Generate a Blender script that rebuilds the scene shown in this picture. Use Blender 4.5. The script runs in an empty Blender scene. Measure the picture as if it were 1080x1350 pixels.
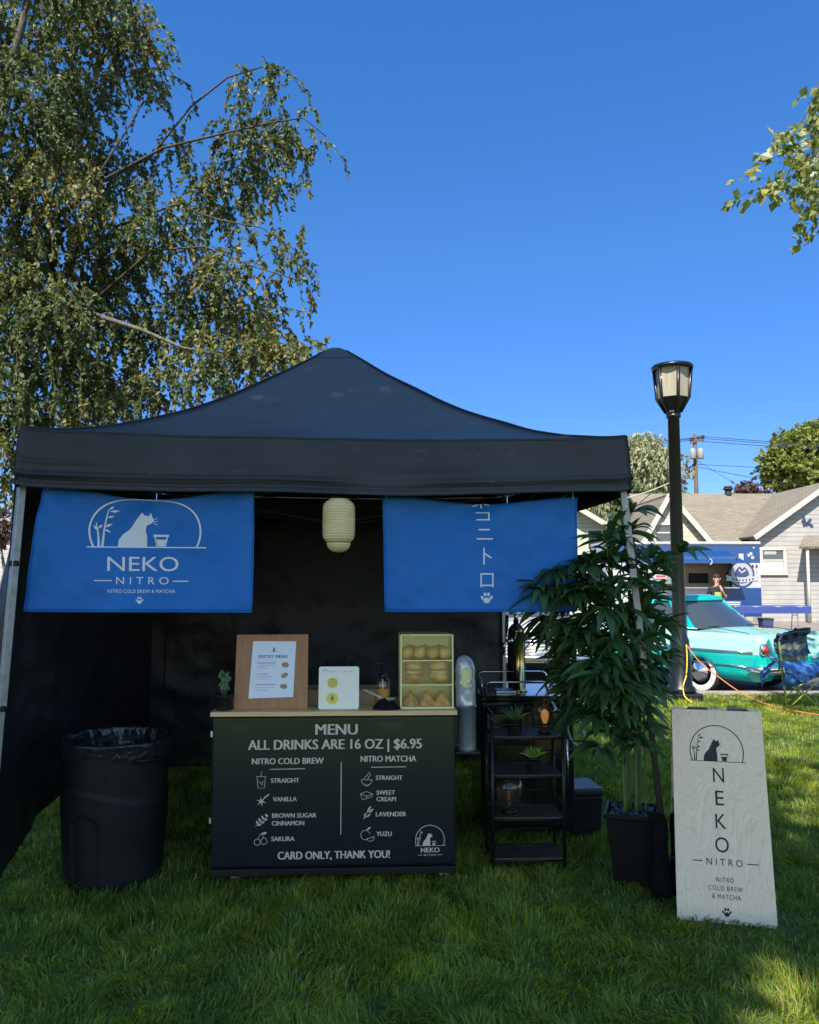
import bpy, bmesh, math, random
import numpy as np
from mathutils import Vector, Matrix, noise as mnoise

PI = math.pi
R = math.radians
scene = bpy.context.scene
col = scene.collection

# ------------------------------------------------------------------ camera
CAM_Z = 1.62
PITCH = math.atan(90.0 / 1080.0)
cam_d = bpy.data.cameras.new("camera")
cam_d.sensor_fit = 'HORIZONTAL'
cam_d.sensor_width = 36.0
cam_d.lens = 36.0
cam_d.clip_start = 0.05
cam_d.clip_end = 2000.0
cam = bpy.data.objects.new("camera", cam_d)
cam.location = (0, 0, CAM_Z)
cam.rotation_euler = (PI / 2 + PITCH, 0, 0)
col.objects.link(cam)
scene.camera = cam
scene.render.resolution_x, scene.render.resolution_y = 819, 1024

# ------------------------------------------------------------------ world, sun, exposure
SUN = Vector((-0.22, -0.63, 0.75)).normalized()       # towards the sun
world = bpy.data.worlds.new("World")
scene.world = world
world.use_nodes = True
wn, wl = world.node_tree.nodes, world.node_tree.links
wn.clear()
sky = wn.new('ShaderNodeTexSky')
sky.sky_type = 'NISHITA'
sky.sun_disc = False
sky.sun_elevation = math.asin(SUN.z)
sky.sun_rotation = math.atan2(SUN.x, SUN.y)
sky.altitude = 900.0
sky.air_density = 0.85
sky.dust_density = 0.05
sky.ozone_density = 3.2
hsv = wn.new('ShaderNodeHueSaturation')
hsv.inputs['Saturation'].default_value = 1.2
bg = wn.new('ShaderNodeBackground')
bg.inputs['Strength'].default_value = 0.13
wo = wn.new('ShaderNodeOutputWorld')
wl.new(sky.outputs[0], hsv.inputs['Color'])
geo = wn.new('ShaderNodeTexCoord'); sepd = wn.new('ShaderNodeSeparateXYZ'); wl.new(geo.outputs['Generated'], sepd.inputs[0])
grade = wn.new('ShaderNodeValToRGB')                  # grades the sky by height: deeper blue low down, brightened overhead, out of view, to lift the shade
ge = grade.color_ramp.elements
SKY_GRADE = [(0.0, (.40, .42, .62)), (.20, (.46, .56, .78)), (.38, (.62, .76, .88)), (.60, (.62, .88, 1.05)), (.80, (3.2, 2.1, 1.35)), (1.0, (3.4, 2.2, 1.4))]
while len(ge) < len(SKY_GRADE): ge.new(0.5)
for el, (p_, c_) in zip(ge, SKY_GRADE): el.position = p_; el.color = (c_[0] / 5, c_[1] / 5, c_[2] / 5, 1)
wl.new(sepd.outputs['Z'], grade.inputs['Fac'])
grade2 = wn.new('ShaderNodeValToRGB')                 # unseen sunward sky whitened and brightened as fill for the shade
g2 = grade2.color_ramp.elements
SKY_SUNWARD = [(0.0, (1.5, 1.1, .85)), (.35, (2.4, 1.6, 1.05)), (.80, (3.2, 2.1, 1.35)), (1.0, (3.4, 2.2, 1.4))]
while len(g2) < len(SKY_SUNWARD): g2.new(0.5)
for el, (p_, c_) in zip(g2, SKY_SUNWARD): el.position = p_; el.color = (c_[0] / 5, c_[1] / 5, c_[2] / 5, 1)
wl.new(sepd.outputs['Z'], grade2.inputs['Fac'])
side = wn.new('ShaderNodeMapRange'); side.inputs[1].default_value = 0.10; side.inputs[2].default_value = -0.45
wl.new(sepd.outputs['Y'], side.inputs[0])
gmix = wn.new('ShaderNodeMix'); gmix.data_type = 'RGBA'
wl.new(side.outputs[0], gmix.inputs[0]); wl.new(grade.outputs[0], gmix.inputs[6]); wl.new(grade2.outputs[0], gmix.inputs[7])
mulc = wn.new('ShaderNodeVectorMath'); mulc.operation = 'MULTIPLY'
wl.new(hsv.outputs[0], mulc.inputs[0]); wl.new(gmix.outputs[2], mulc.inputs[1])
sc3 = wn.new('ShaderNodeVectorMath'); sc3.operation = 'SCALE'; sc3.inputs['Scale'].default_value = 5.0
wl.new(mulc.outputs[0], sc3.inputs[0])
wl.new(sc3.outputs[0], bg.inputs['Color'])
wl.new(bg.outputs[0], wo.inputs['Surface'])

sun_d = bpy.data.lights.new("sun", 'SUN')
sun_d.energy = 4.8
sun_d.angle = R(0.5)
sun_d.color = (1.0, 0.93, 0.82)
sun = bpy.data.objects.new("sun", sun_d)
sun.rotation_euler = SUN.to_track_quat('Z', 'Y').to_euler()
sun.location = (-20, -12, 25)
col.objects.link(sun)

scene.view_settings.view_transform = 'Standard'
scene.view_settings.look = 'None'
scene.view_settings.exposure = 1.0
scene.view_settings.gamma = 1.0
scene.render.engine = 'CYCLES'
scene.cycles.use_denoising = True
scene.cycles.max_bounces = 8
scene.cycles.transparent_max_bounces = 16
scene.cycles.sample_clamp_indirect = 4.0


# ------------------------------------------------------------------ measuring helpers
def ray(px, py):
    a, u = (px - 540) / 1080.0, (675 - py) / 1080.0
    c, s = math.cos(PITCH), math.sin(PITCH)
    return Vector((a, c - s * u, s + c * u))


def P(px, py, Y):                    # point at distance Y ahead of the viewpoint
    d = ray(px, py)
    return Vector((0, 0, CAM_Z)) + d * (Y / d.y)


def G(px, py, z=0.0):                # point on the ground
    d = ray(px, py)
    return Vector((0, 0, CAM_Z)) + d * ((z - CAM_Z) / d.z)


# ------------------------------------------------------------------ object helpers
def link(o, parent=None):
    col.objects.link(o)
    if parent is not None:
        o.parent = parent
    return o


def tag(o, label=None, cat=None, group=None, kind=None):
    if label: o['label'] = label
    if cat: o['category'] = cat
    if group: o['group'] = group
    if kind: o['kind'] = kind
    return o


def thing(name, label, cat, loc=(0, 0, 0), rz=0.0, group=None):
    o = bpy.data.objects.new(name, None)
    o.empty_display_size = 0.2
    o.location = loc
    o.rotation_euler = (0, 0, rz)
    col.objects.link(o)
    return tag(o, label, cat, group)


def copy_tree(o, parent=None):
    c = o.copy()
    col.objects.link(c)
    if parent is not None:
        c.parent = parent
    for ch in list(o.children):
        copy_tree(ch, c)
    return c


class MB:
    """collects shapes; build() links them as one mesh object"""
    def __init__(s):
        s.v, s.f, s.m, s.sm = [], [], [], []

    def add(s, v, f, m=0, smooth=False):
        b = len(s.v)
        s.v += [tuple(p) for p in v]
        for q in f:
            s.f.append([i + b for i in q]); s.m.append(m); s.sm.append(smooth)
        return s

    def box(s, c, d, rz=0.0, m=0, mat4=None, taper=1.0):
        x, y, z = d[0] / 2, d[1] / 2, d[2] / 2
        pts = []
        for k in (-1, 1):
            t = taper if k < 0 else 1.0
            for (i, j) in ((-1, -1), (1, -1), (1, 1), (-1, 1)):
                pts.append(Vector((i * x * t, j * y * t, k * z)))
        M = (mat4 or Matrix.Rotation(rz, 4, 'Z'))
        c = Vector(c)
        pts = [c + (M @ p) for p in pts]
        return s.add(pts, [(0, 3, 2, 1), (4, 5, 6, 7), (0, 1, 5, 4), (1, 2, 6, 5), (2, 3, 7, 6), (3, 0, 4, 7)], m)

    def bar(s, a, b, w, h=None, m=0):
        a, b = Vector(a), Vector(b)
        d = (b - a)
        L = d.length
        q = d.to_track_quat('Z', 'Y').to_matrix().to_4x4()
        return s.box((a + b) / 2, (w, h or w, L), m=m, mat4=q)

    def tube(s, pts, rad, n=8, m=0, cap=True, closed=False):
        pts = [Vector(p) for p in pts]
        N = len(pts)
        if not hasattr(rad, '__len__'):
            rad = [rad] * N
        vs, fs = [], []
        up = Vector((0.13, 0.21, 0.97))
        for i, p in enumerate(pts):
            if closed:
                t = pts[(i + 1) % N] - pts[i - 1]
            else:
                t = pts[min(i + 1, N - 1)] - pts[max(i - 1, 0)]
            if t.length < 1e-9: t = Vector((0, 0, 1))
            t.normalize()
            a = t.cross(up)
            if a.length < 0.08: a = t.cross(Vector((1, 0.1, 0)))
            a.normalize(); b = t.cross(a)
            for k in range(n):
                th = 2 * PI * k / n
                vs.append(p + (a * math.cos(th) + b * math.sin(th)) * rad[i])
        for i in range(N if closed else N - 1):
            j = (i + 1) % N
            for k in range(n):
                k2 = (k + 1) % n
                fs.append((i * n + k, i * n + k2, j * n + k2, j * n + k))
        if cap and not closed:
            fs.append(tuple(range(n - 1, -1, -1)))
            fs.append(tuple((N - 1) * n + k for k in range(n)))
        return s.add(vs, fs, m, True)

    def lathe(s, prof, n=32, c=(0, 0, 0), m=0, cap=True, smooth=True, squash=1.0):
        c = Vector(c)
        vs, fs = [], []
        for (r, z) in prof:
            for k in range(n):
                th = 2 * PI * (k + 0.5) / n
                vs.append(c + Vector((r * math.cos(th), r * math.sin(th) * squash, z)))
        for i in range(len(prof) - 1):
            for k in range(n):
                k2 = (k + 1) % n
                fs.append((i * n + k, i * n + k2, (i + 1) * n + k2, (i + 1) * n + k))
        if cap:
            fs.append(tuple(range(n - 1, -1, -1)))
            fs.append(tuple((len(prof) - 1) * n + k for k in range(n)))
        return s.add(vs, fs, m, smooth)

    def grid(s, fn, nu, nv, m=0, smooth=True, wrap=False):
        vs = [fn(i / nu, j / nv) for j in range(nv + 1) for i in range(nu + (0 if wrap else 1))]
        W = nu if wrap else nu + 1
        fs = []
        for j in range(nv):
            for i in range(nu):
                i2 = (i + 1) % W
                fs.append((j * W + i, j * W + i2, (j + 1) * W + i2, (j + 1) * W + i))
        return s.add(vs, fs, m, smooth)

    def prism(s, poly, fn, d, m=0):
        """poly of 2D points; fn(x, y, depth) -> 3D"""
        n = len(poly)
        vs = [fn(x, y, 0) for x, y in poly] + [fn(x, y, d) for x, y in poly]
        fs = [tuple(range(n)), tuple(range(2 * n - 1, n - 1, -1))]
        for i in range(n):
            j = (i + 1) % n
            fs.append((i, i + n, j + n, j))
        return s.add(vs, fs, m)

    def blob(s, c, rx, ry, rz, nu=14, nv=10, m=0, jit=0.0, seed=0.0, flat=0.0):
        c = Vector(c)
        def fn(u, v):
            th, ph = 2 * PI * u, PI * (v - 0.5)
            d = Vector((math.cos(ph) * math.cos(th), math.cos(ph) * math.sin(th), math.sin(ph)))
            k = 1 + jit * mnoise.noise(d * 2.1 + Vector((seed, seed * 1.7, 0)))
            z = d.z * rz * k
            if d.z < 0: z *= (1 - flat)
            return c + Vector((d.x * rx * k, d.y * ry * k, z))
        return s.grid(fn, nu, nv, m, True, wrap=True)

    def build(s, name, mats, parent=None, bevel=0.0, loc=None, solid=0.0):
        me = bpy.data.meshes.new(name)
        me.from_pydata(s.v, [], s.f)
        if not isinstance(mats, (list, tuple)): mats = [mats]
        for x in mats: me.materials.append(x)
        me.polygons.foreach_set('material_index', s.m)
        me.polygons.foreach_set('use_smooth', s.sm)
        bm = bmesh.new(); bm.from_mesh(me)
        bmesh.ops.recalc_face_normals(bm, faces=bm.faces)
        bm.to_mesh(me); bm.free()
        me.update()
        o = bpy.data.objects.new(name, me)
        if loc is not None: o.location = loc
        link(o, parent)
        if bevel:
            b = o.modifiers.new('bevel', 'BEVEL'); b.width = bevel; b.segments = 2; b.limit_method = 'ANGLE'
            b.angle_limit = R(40)
        if solid:
            b = o.modifiers.new('solid', 'SOLIDIFY'); b.thickness = solid; b.offset = 0
        return o


def raw_mesh(name, V, F, nper, mats, parent=None, attr=None, smooth=False, matidx=None):
    """numpy mesh with faces of nper vertices each"""
    me = bpy.data.meshes.new(name)
    nf = len(F)
    me.vertices.add(len(V)); me.vertices.foreach_set('co', np.asarray(V, np.float32).ravel())
    me.loops.add(nf * nper); me.loops.foreach_set('vertex_index', np.asarray(F, np.int32).ravel())
    me.polygons.add(nf)
    me.polygons.foreach_set('loop_start', np.arange(nf, dtype=np.int32) * nper)
    if not isinstance(mats, (list, tuple)): mats = [mats]
    for m in mats: me.materials.append(m)
    if matidx is not None: me.polygons.foreach_set('material_index', np.asarray(matidx, np.int32))
    me.polygons.foreach_set('use_smooth', np.full(nf, smooth, dtype=bool))
    if attr is not None:
        a = me.attributes.new('rnd', 'FLOAT', 'FACE')
        a.data.foreach_set('value', np.asarray(attr, np.float32))
    me.update(calc_edges=True)
    o = bpy.data.objects.new(name, me)
    return link(o, parent)


# ------------------------------------------------------------------ materials
def mat(name, c, rough=0.6, metal=0.0, c2=None, nscale=8.0, ndetail=4.0, bump=0.0, bscale=40.0, spec=0.5, sheen=0.0,
        trans=0.0, ior=1.45, stretch=None, lo=0.35, hi=0.65, emit=None, estr=0.0, coat=0.0, bdist=0.01):
    m = bpy.data.materials.new(name)
    m.use_nodes = True
    nt = m.node_tree; n = nt.nodes; l = nt.links
    b = n['Principled BSDF']
    b.inputs['Base Color'].default_value = (*c, 1)
    b.inputs['Roughness'].default_value = rough
    b.inputs['Metallic'].default_value = metal
    b.inputs['Specular IOR Level'].default_value = spec
    b.inputs['IOR'].default_value = ior
    b.inputs['Transmission Weight'].default_value = trans
    b.inputs['Coat Weight'].default_value = coat
    if sheen: b.inputs['Sheen Weight'].default_value = sheen
    if emit:
        b.inputs['Emission Color'].default_value = (*emit, 1)
        b.inputs['Emission Strength'].default_value = estr
    if c2 is not None or bump:
        tc = n.new('ShaderNodeTexCoord')
        mp = n.new('ShaderNodeMapping')
        if stretch: mp.inputs['Scale'].default_value = stretch
        l.new(tc.outputs['Object'], mp.inputs['Vector'])
        if c2 is not None:
            nz = n.new('ShaderNodeTexNoise'); nz.inputs['Scale'].default_value = nscale; nz.inputs['Detail'].default_value = ndetail
            l.new(mp.outputs[0], nz.inputs['Vector'])
            rp = n.new('ShaderNodeValToRGB')
            rp.color_ramp.elements[0].position = lo; rp.color_ramp.elements[0].color = (*c, 1)
            rp.color_ramp.elements[1].position = hi; rp.color_ramp.elements[1].color = (*c2, 1)
            l.new(nz.outputs['Fac'], rp.inputs['Fac'])
            l.new(rp.outputs[0], b.inputs['Base Color'])
        if bump:
            nb = n.new('ShaderNodeTexNoise'); nb.inputs['Scale'].default_value = bscale; nb.inputs['Detail'].default_value = 5
            l.new(mp.outputs[0], nb.inputs['Vector'])
            bp = n.new('ShaderNodeBump'); bp.inputs['Strength'].default_value = bump; bp.inputs['Distance'].default_value = bdist
            l.new(nb.outputs['Fac'], bp.inputs['Height'])
            l.new(bp.outputs[0], b.inputs['Normal'])
    return m


def leaf_mat(name, stops, rough=0.5, transl=0.35, tcol=None, spec=0.4):
    """stops: (pos, colour) over the per-leaf random value"""
    m = bpy.data.materials.new(name); m.use_nodes = True
    nt = m.node_tree; n = nt.nodes; l = nt.links
    b = n['Principled BSDF']; out = n['Material Output']
    at = n.new('ShaderNodeAttribute'); at.attribute_name = 'rnd'
    rp = n.new('ShaderNodeValToRGB')
    els = rp.color_ramp.elements
    while len(els) < len(stops): els.new(0.5)
    for e, (p, c) in zip(els, stops):
        e.position = p; e.color = (*c, 1)
    l.new(at.outputs['Fac'], rp.inputs['Fac'])
    l.new(rp.outputs[0], b.inputs['Base Color'])
    b.inputs['Roughness'].default_value = rough
    b.inputs['Specular IOR Level'].default_value = spec
    tr = n.new('ShaderNodeBsdfTranslucent')
    mx = n.new('ShaderNodeMix'); mx.data_type = 'RGBA'; mx.blend_type = 'MULTIPLY'; mx.inputs[0].default_value = 1.0
    l.new(rp.outputs[0], mx.inputs[6]); mx.inputs[7].default_value = (*(tcol or (1.5, 1.6, 0.7)), 1)
    l.new(mx.outputs[2], tr.inputs['Color'])
    ms = n.new('ShaderNodeMixShader'); ms.inputs[0].default_value = transl
    l.new(b.outputs[0], ms.inputs[1]); l.new(tr.outputs[0], ms.inputs[2])
    l.new(ms.outputs[0], out.inputs['Surface'])
    return m


def thin_glass(name, tint=(1, 1, 1), gloss=0.06, rough=0.03, keep=0.0, diff=(0.5, 0.5, 0.5)):
    """a thin clear sheet: lets light straight through, mirrors a little more at grazing angles; keep = share of haze/body"""
    m = bpy.data.materials.new(name); m.use_nodes = True
    nt = m.node_tree; n = nt.nodes; l = nt.links
    n.remove(n['Principled BSDF']); out = n['Material Output']
    tp = n.new('ShaderNodeBsdfTransparent'); tp.inputs[0].default_value = (*tint, 1)
    gl = n.new('ShaderNodeBsdfGlossy'); gl.inputs['Roughness'].default_value = rough
    lw = n.new('ShaderNodeLayerWeight'); lw.inputs[0].default_value = 0.35
    mr = n.new('ShaderNodeMapRange'); mr.inputs[3].default_value = gloss; mr.inputs[4].default_value = 0.6
    l.new(lw.outputs['Facing'], mr.inputs[0])
    ms = n.new('ShaderNodeMixShader')
    l.new(mr.outputs[0], ms.inputs[0]); l.new(tp.outputs[0], ms.inputs[1]); l.new(gl.outputs[0], ms.inputs[2])
    last = ms
    if keep:
        df = n.new('ShaderNodeBsdfDiffuse'); df.inputs[0].default_value = (*diff, 1)
        m2 = n.new('ShaderNodeMixShader'); m2.inputs[0].default_value = keep
        l.new(ms.outputs[0], m2.inputs[1]); l.new(df.outputs[0], m2.inputs[2]); last = m2
    l.new(last.outputs[0], out.inputs['Surface'])
    return m


M = {}
M['tent'] = mat('black polyester', (0.017, 0.018, 0.024), 0.5, c2=(0.025, 0.027, 0.035), nscale=3, bump=0.3, bscale=9, spec=0.42, bdist=0.02)
def scuffs(m, amount, c):
    nt = m.node_tree; n = nt.nodes; l = nt.links; b_ = n['Principled BSDF']
    src = b_.inputs['Base Color'].links[0].from_socket
    tc = n.new('ShaderNodeTexCoord'); mp = n.new('ShaderNodeMapping'); mp.inputs['Scale'].default_value = (2.2, 2.2, 7.0); l.new(tc.outputs['Object'], mp.inputs[0])
    nz = n.new('ShaderNodeTexNoise'); nz.inputs['Scale'].default_value = 2.6; nz.inputs['Detail'].default_value = 6; nz.inputs['Roughness'].default_value = .7; l.new(mp.outputs[0], nz.inputs['Vector'])
    rp = n.new('ShaderNodeValToRGB'); rp.color_ramp.elements[0].position = .60; rp.color_ramp.elements[1].position = .80; l.new(nz.outputs['Fac'], rp.inputs[0])
    ml = n.new('ShaderNodeMath'); ml.operation = 'MULTIPLY'; ml.inputs[1].default_value = amount; l.new(rp.outputs[0], ml.inputs[0])
    mx = n.new('ShaderNodeMix'); mx.data_type = 'RGBA'; l.new(ml.outputs[0], mx.inputs[0]); l.new(src, mx.inputs[6]); mx.inputs[7].default_value = (*c, 1)
    l.new(mx.outputs[2], b_.inputs['Base Color'])
scuffs(M['tent'], .5, (.12, .13, .15))
M['tentroof'] = mat('black polyester roof', (0.020, 0.025, 0.042), 0.42, c2=(0.028, 0.034, 0.055), nscale=3, bump=0.35, bscale=9, spec=0.6, bdist=0.02); scuffs(M['tentroof'], .4, (.13, .15, .18))  # bluer copy of the tent fabric; sky reflection is put into its colour
M['tentwall'] = mat('black wall fabric', (0.009, 0.010, 0.014), 0.46, c2=(0.015, 0.0145, 0.018), nscale=2, bump=0.45, bscale=5, spec=0.42, bdist=0.03)
M['alu'] = mat('grey anodised leg', (0.30, 0.31, 0.33), 0.42, 0.6, c2=(0.22, 0.23, 0.25), nscale=25)
M['truss'] = mat('dull truss steel', (0.10, 0.095, 0.09), 0.55, 0.4)
M['blackplastic'] = mat('black plastic', (0.008, 0.008, 0.009), 0.45, spec=.25, c2=(0.012, 0.012, 0.013), nscale=6, bump=0.1, bscale=60)
M['canplastic'] = mat('black bin plastic', (0.009, 0.010, 0.012), 0.5, spec=0.2, c2=(0.013, 0.014, 0.016), nscale=5, bump=0.15, bscale=90, bdist=0.004)
M['liner'] = mat('glossy bin liner', (0.012, 0.014, 0.018), 0.2, spec=0.6, bump=0.9, bscale=14, bdist=0.02)
M['banner'] = mat('royal blue banner vinyl', (0.008, 0.115, 0.42), 0.5, spec=0.25, c2=(0.012, 0.135, 0.46), nscale=3, bump=0.2, bscale=4, bdist=0.03)
M['white_print'] = mat('white print', (0.62, 0.64, 0.70), 0.6)
M['menu_print'] = mat('grey menu lettering', (0.56, 0.48, 0.42), 0.6)
M['dark_print'] = mat('black burnt lettering', (0.010, 0.012, 0.018), 0.6)
M['lantern'] = mat('cream paper lantern', (0.68, 0.55, 0.30), 0.8, c2=(0.60, 0.47, 0.24), nscale=10)
M['counterwood'] = mat('pale plywood counter', (0.74, 0.50, 0.27), 0.5, c2=(0.62, 0.39, 0.20), nscale=6, stretch=(0.4, 6, 6), bump=0.05)
M['framewood'] = mat('brown frame wood', (0.38, 0.185, 0.09), 0.55, c2=(0.31, 0.145, 0.068), nscale=5, stretch=(8, 8, 0.5), bump=0.05)
M['tan'] = mat('tan card box', (0.33, 0.21, 0.12), 0.7)
M['paper'] = mat('blue white paper', (0.72, 0.76, 0.88), 0.6)
M['papertext'] = mat('grey paper text', (0.16, 0.18, 0.24), 0.7)
M['pastryink'] = mat('printed pastry brown', (0.38, 0.24, 0.18), 0.7)
M['acrylicwhite'] = mat('white acrylic card', (0.80, 0.76, 0.70), 0.3)
M['yellow'] = mat('yellow badge print', (0.75, 0.62, 0.06), 0.5)
M['chrome'] = mat('chrome', (0.75, 0.76, 0.78), 0.14, 1.0)
M['steel'] = mat('brushed steel', (0.62, 0.65, 0.68), 0.36, 1.0, bump=0.1, bscale=30)
M['brass'] = mat('brass', (0.72, 0.55, 0.22), 0.25, 1.0)
M['darkwood'] = mat('dark rustic shelf board', (0.040, 0.024, 0.016), 0.5, c2=(0.06, 0.038, 0.026), nscale=8, stretch=(0.5, 8, 8))
M['blackmetal'] = mat('black metal tube', (0.012, 0.012, 0.013), 0.38, 0.3)
M['glossblack'] = mat('gloss black appliance', (0.010, 0.011, 0.013), 0.14, coat=0.3)
M['clear'] = thin_glass('clear acrylic', (0.97, 0.98, 0.95), 0.05)
M['smoked'] = thin_glass('smoked glass', (0.52, 0.44, 0.40), 0.035, 0.05, keep=0.12, diff=(.22, .15, .12))
M['clearplastic'] = thin_glass('clear cup plastic', (0.75, 0.80, 0.88), 0.22, 0.12, keep=0.4, diff=(0.72, 0.78, 0.88))
M['cleartube'] = thin_glass('clear tube', (.8, .85, .9), 0.25, 0.15, keep=.12, diff=(.7, .75, .85))
M['caseback'] = mat('pale case lining', (0.92, 0.84, 0.42), 0.5)
M['bun'] = mat('glazed bun crust', (0.72, 0.34, 0.085), 0.45, c2=(0.88, 0.58, 0.22), nscale=14, bump=0.3, bscale=40)
M['tan_cream'] = mat('soft filling', (.86, .66, .42), .6)
M['cream_bun'] = mat('cream filled bun', (0.90, 0.62, 0.26), 0.5, c2=(0.74, 0.38, 0.11), nscale=12, bump=0.3, bscale=40)
M['scone'] = mat('baked scone', (0.68, 0.29, 0.075), 0.6, c2=(0.84, 0.50, 0.20), nscale=20, bump=0.5, bscale=50)
M['syrup'] = mat('amber syrup', (0.75, 0.36, 0.05), 0.1, spec=0.6)
M['cloth'] = mat('black cloth', (0.007, 0.007, 0.009), 0.9, spec=.15, bump=0.5, bscale=30)
M['whiteplastic'] = mat('white plastic', (0.62, 0.64, 0.68), 0.4)
M['succ'] = mat('grey green succulent', (0.07, 0.13, 0.06), 0.5, c2=(0.10, 0.17, 0.08), nscale=30)
M['agave'] = mat('dark agave leaf', (0.045, 0.10, 0.035), 0.4, c2=(0.08, 0.15, 0.05), nscale=20)
M['lime'] = mat('lime succulent leaf', (0.10, 0.24, 0.035), 0.4, c2=(0.17, 0.32, 0.06), nscale=20)
M['pot'] = mat('black pot', (0.010, 0.010, 0.011), 0.5, spec=.25, c2=(0.02, 0.02, 0.022), nscale=9)
M['planter'] = mat('black ribbed planter', (0.007, 0.007, 0.008), 0.45, spec=0.25)
M['pebble'] = mat('glossy dark pebbles', (0.05, 0.055, 0.07), 0.15, c2=(0.02, 0.02, 0.025), nscale=40, bump=0.2)
M['cane'] = mat('green cane', (0.075, 0.12, 0.035), 0.45, c2=(0.11, 0.15, 0.05), nscale=25)
M['palm'] = leaf_mat('palm leaf', [(0.0, (0.026, 0.062, 0.022)), (0.5, (0.055, 0.115, 0.038)), (0.85, (0.095, 0.165, 0.052)), (1.0, (0.20, 0.25, 0.08))], 0.4, 0.25, spec=0.5)
M['bulb'] = mat('amber bulb', (0.55, 0.26, 0.06), 0.2, emit=(1.0, 0.55, 0.15), estr=0.35)
M['lampblack'] = mat('lamp post paint', (0.007, 0.008, 0.009), 0.34, coat=0.15, bump=0.05, bscale=30)
M['frost'] = mat('frosted lamp glass', (0.36, 0.33, 0.25), 0.35, c2=(0.28, 0.26, 0.20), nscale=9, stretch=(3, 3, 0.4))
M['bark'] = mat('grey bark', (0.16, 0.14, 0.12), 0.9, c2=(0.08, 0.07, 0.06), nscale=12, stretch=(3, 3, 0.6), bump=0.8, bscale=18, bdist=0.03)
M['bark2'] = mat('brown twig bark', (0.075, 0.060, 0.048), 0.9, c2=(0.04, 0.032, 0.026), nscale=12, bump=0.6, bscale=18)
# plywood with wavy grain
def plywood():
    m = bpy.data.materials.new('whitewashed plywood'); m.use_nodes = True
    nt = m.node_tree; n = nt.nodes; l = nt.links; b = n['Principled BSDF']
    tc = n.new('ShaderNodeTexCoord'); mp = n.new('ShaderNodeMapping'); mp.inputs['Scale'].default_value = (1.0, 1.0, 0.32)
    nz = n.new('ShaderNodeTexNoise'); nz.inputs['Scale'].default_value = 4.2; nz.inputs['Detail'].default_value = 3.5; nz.inputs['Distortion'].default_value = 0.9
    l.new(tc.outputs['Object'], mp.inputs[0]); l.new(mp.outputs[0], nz.inputs['Vector'])
    mu = n.new('ShaderNodeMath'); mu.operation = 'MULTIPLY'; mu.inputs[1].default_value = 34.0
    fr = n.new('ShaderNodeMath'); fr.operation = 'FRACT'
    l.new(nz.outputs['Fac'], mu.inputs[0]); l.new(mu.outputs[0], fr.inputs[0])
    rp = n.new('ShaderNodeValToRGB'); e = rp.color_ramp.elements
    e[0].position = 0.0; e[0].color = (0.66, 0.50, 0.38, 1); e[1].position = 0.3; e[1].color = (0.76, 0.59, 0.455, 1)
    x = e.new(0.9); x.color = (0.80, 0.62, 0.485, 1); x = e.new(1.0); x.color = (0.71, 0.56, 0.42, 1)
    l.new(fr.outputs[0], rp.inputs[0]); l.new(rp.outputs[0], b.inputs['Base Color'])
    b.inputs['Roughness'].default_value = 0.55
    return m
M['ply'] = plywood()

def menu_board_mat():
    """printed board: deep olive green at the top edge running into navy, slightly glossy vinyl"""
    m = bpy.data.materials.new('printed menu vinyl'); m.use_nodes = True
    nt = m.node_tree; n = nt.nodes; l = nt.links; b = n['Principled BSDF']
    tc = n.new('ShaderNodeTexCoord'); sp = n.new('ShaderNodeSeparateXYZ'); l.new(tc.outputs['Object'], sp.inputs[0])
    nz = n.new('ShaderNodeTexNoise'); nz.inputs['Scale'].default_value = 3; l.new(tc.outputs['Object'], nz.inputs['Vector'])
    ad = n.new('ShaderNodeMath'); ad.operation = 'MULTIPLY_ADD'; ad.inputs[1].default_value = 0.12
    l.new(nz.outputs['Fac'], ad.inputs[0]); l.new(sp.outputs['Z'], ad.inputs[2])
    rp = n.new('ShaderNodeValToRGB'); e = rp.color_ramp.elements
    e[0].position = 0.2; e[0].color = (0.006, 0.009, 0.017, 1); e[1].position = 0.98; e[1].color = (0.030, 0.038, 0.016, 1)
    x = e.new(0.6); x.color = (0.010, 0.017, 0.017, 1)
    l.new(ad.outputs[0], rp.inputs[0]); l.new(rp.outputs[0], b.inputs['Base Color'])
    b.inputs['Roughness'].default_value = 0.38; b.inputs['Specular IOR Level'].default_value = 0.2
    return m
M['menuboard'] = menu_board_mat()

# ------------------------------------------------------------------ lettering (built-in typeface, turned into meshes)
TEXTS = {}
def prepare_texts(items):
    tmp = []
    for (s, bold, sp) in items:
        c = bpy.data.curves.new('t', 'FONT'); c.body = s; c.size = 1.0; c.space_character = sp
        c.resolution_u = 4
        o = bpy.data.objects.new('t', c); col.objects.link(o); tmp.append(((s, bold, sp), o, c))
    dg = bpy.context.evaluated_depsgraph_get()
    for k, o, c in tmp:
        ev = o.evaluated_get(dg); me = ev.to_mesh()
        TEXTS[k] = ([(v.co.x, v.co.y) for v in me.vertices], [tuple(p.vertices) for p in me.polygons])
        ev.to_mesh_clear()
    for k, o, c in tmp:
        bpy.data.objects.remove(o); bpy.data.curves.remove(c)

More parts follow.
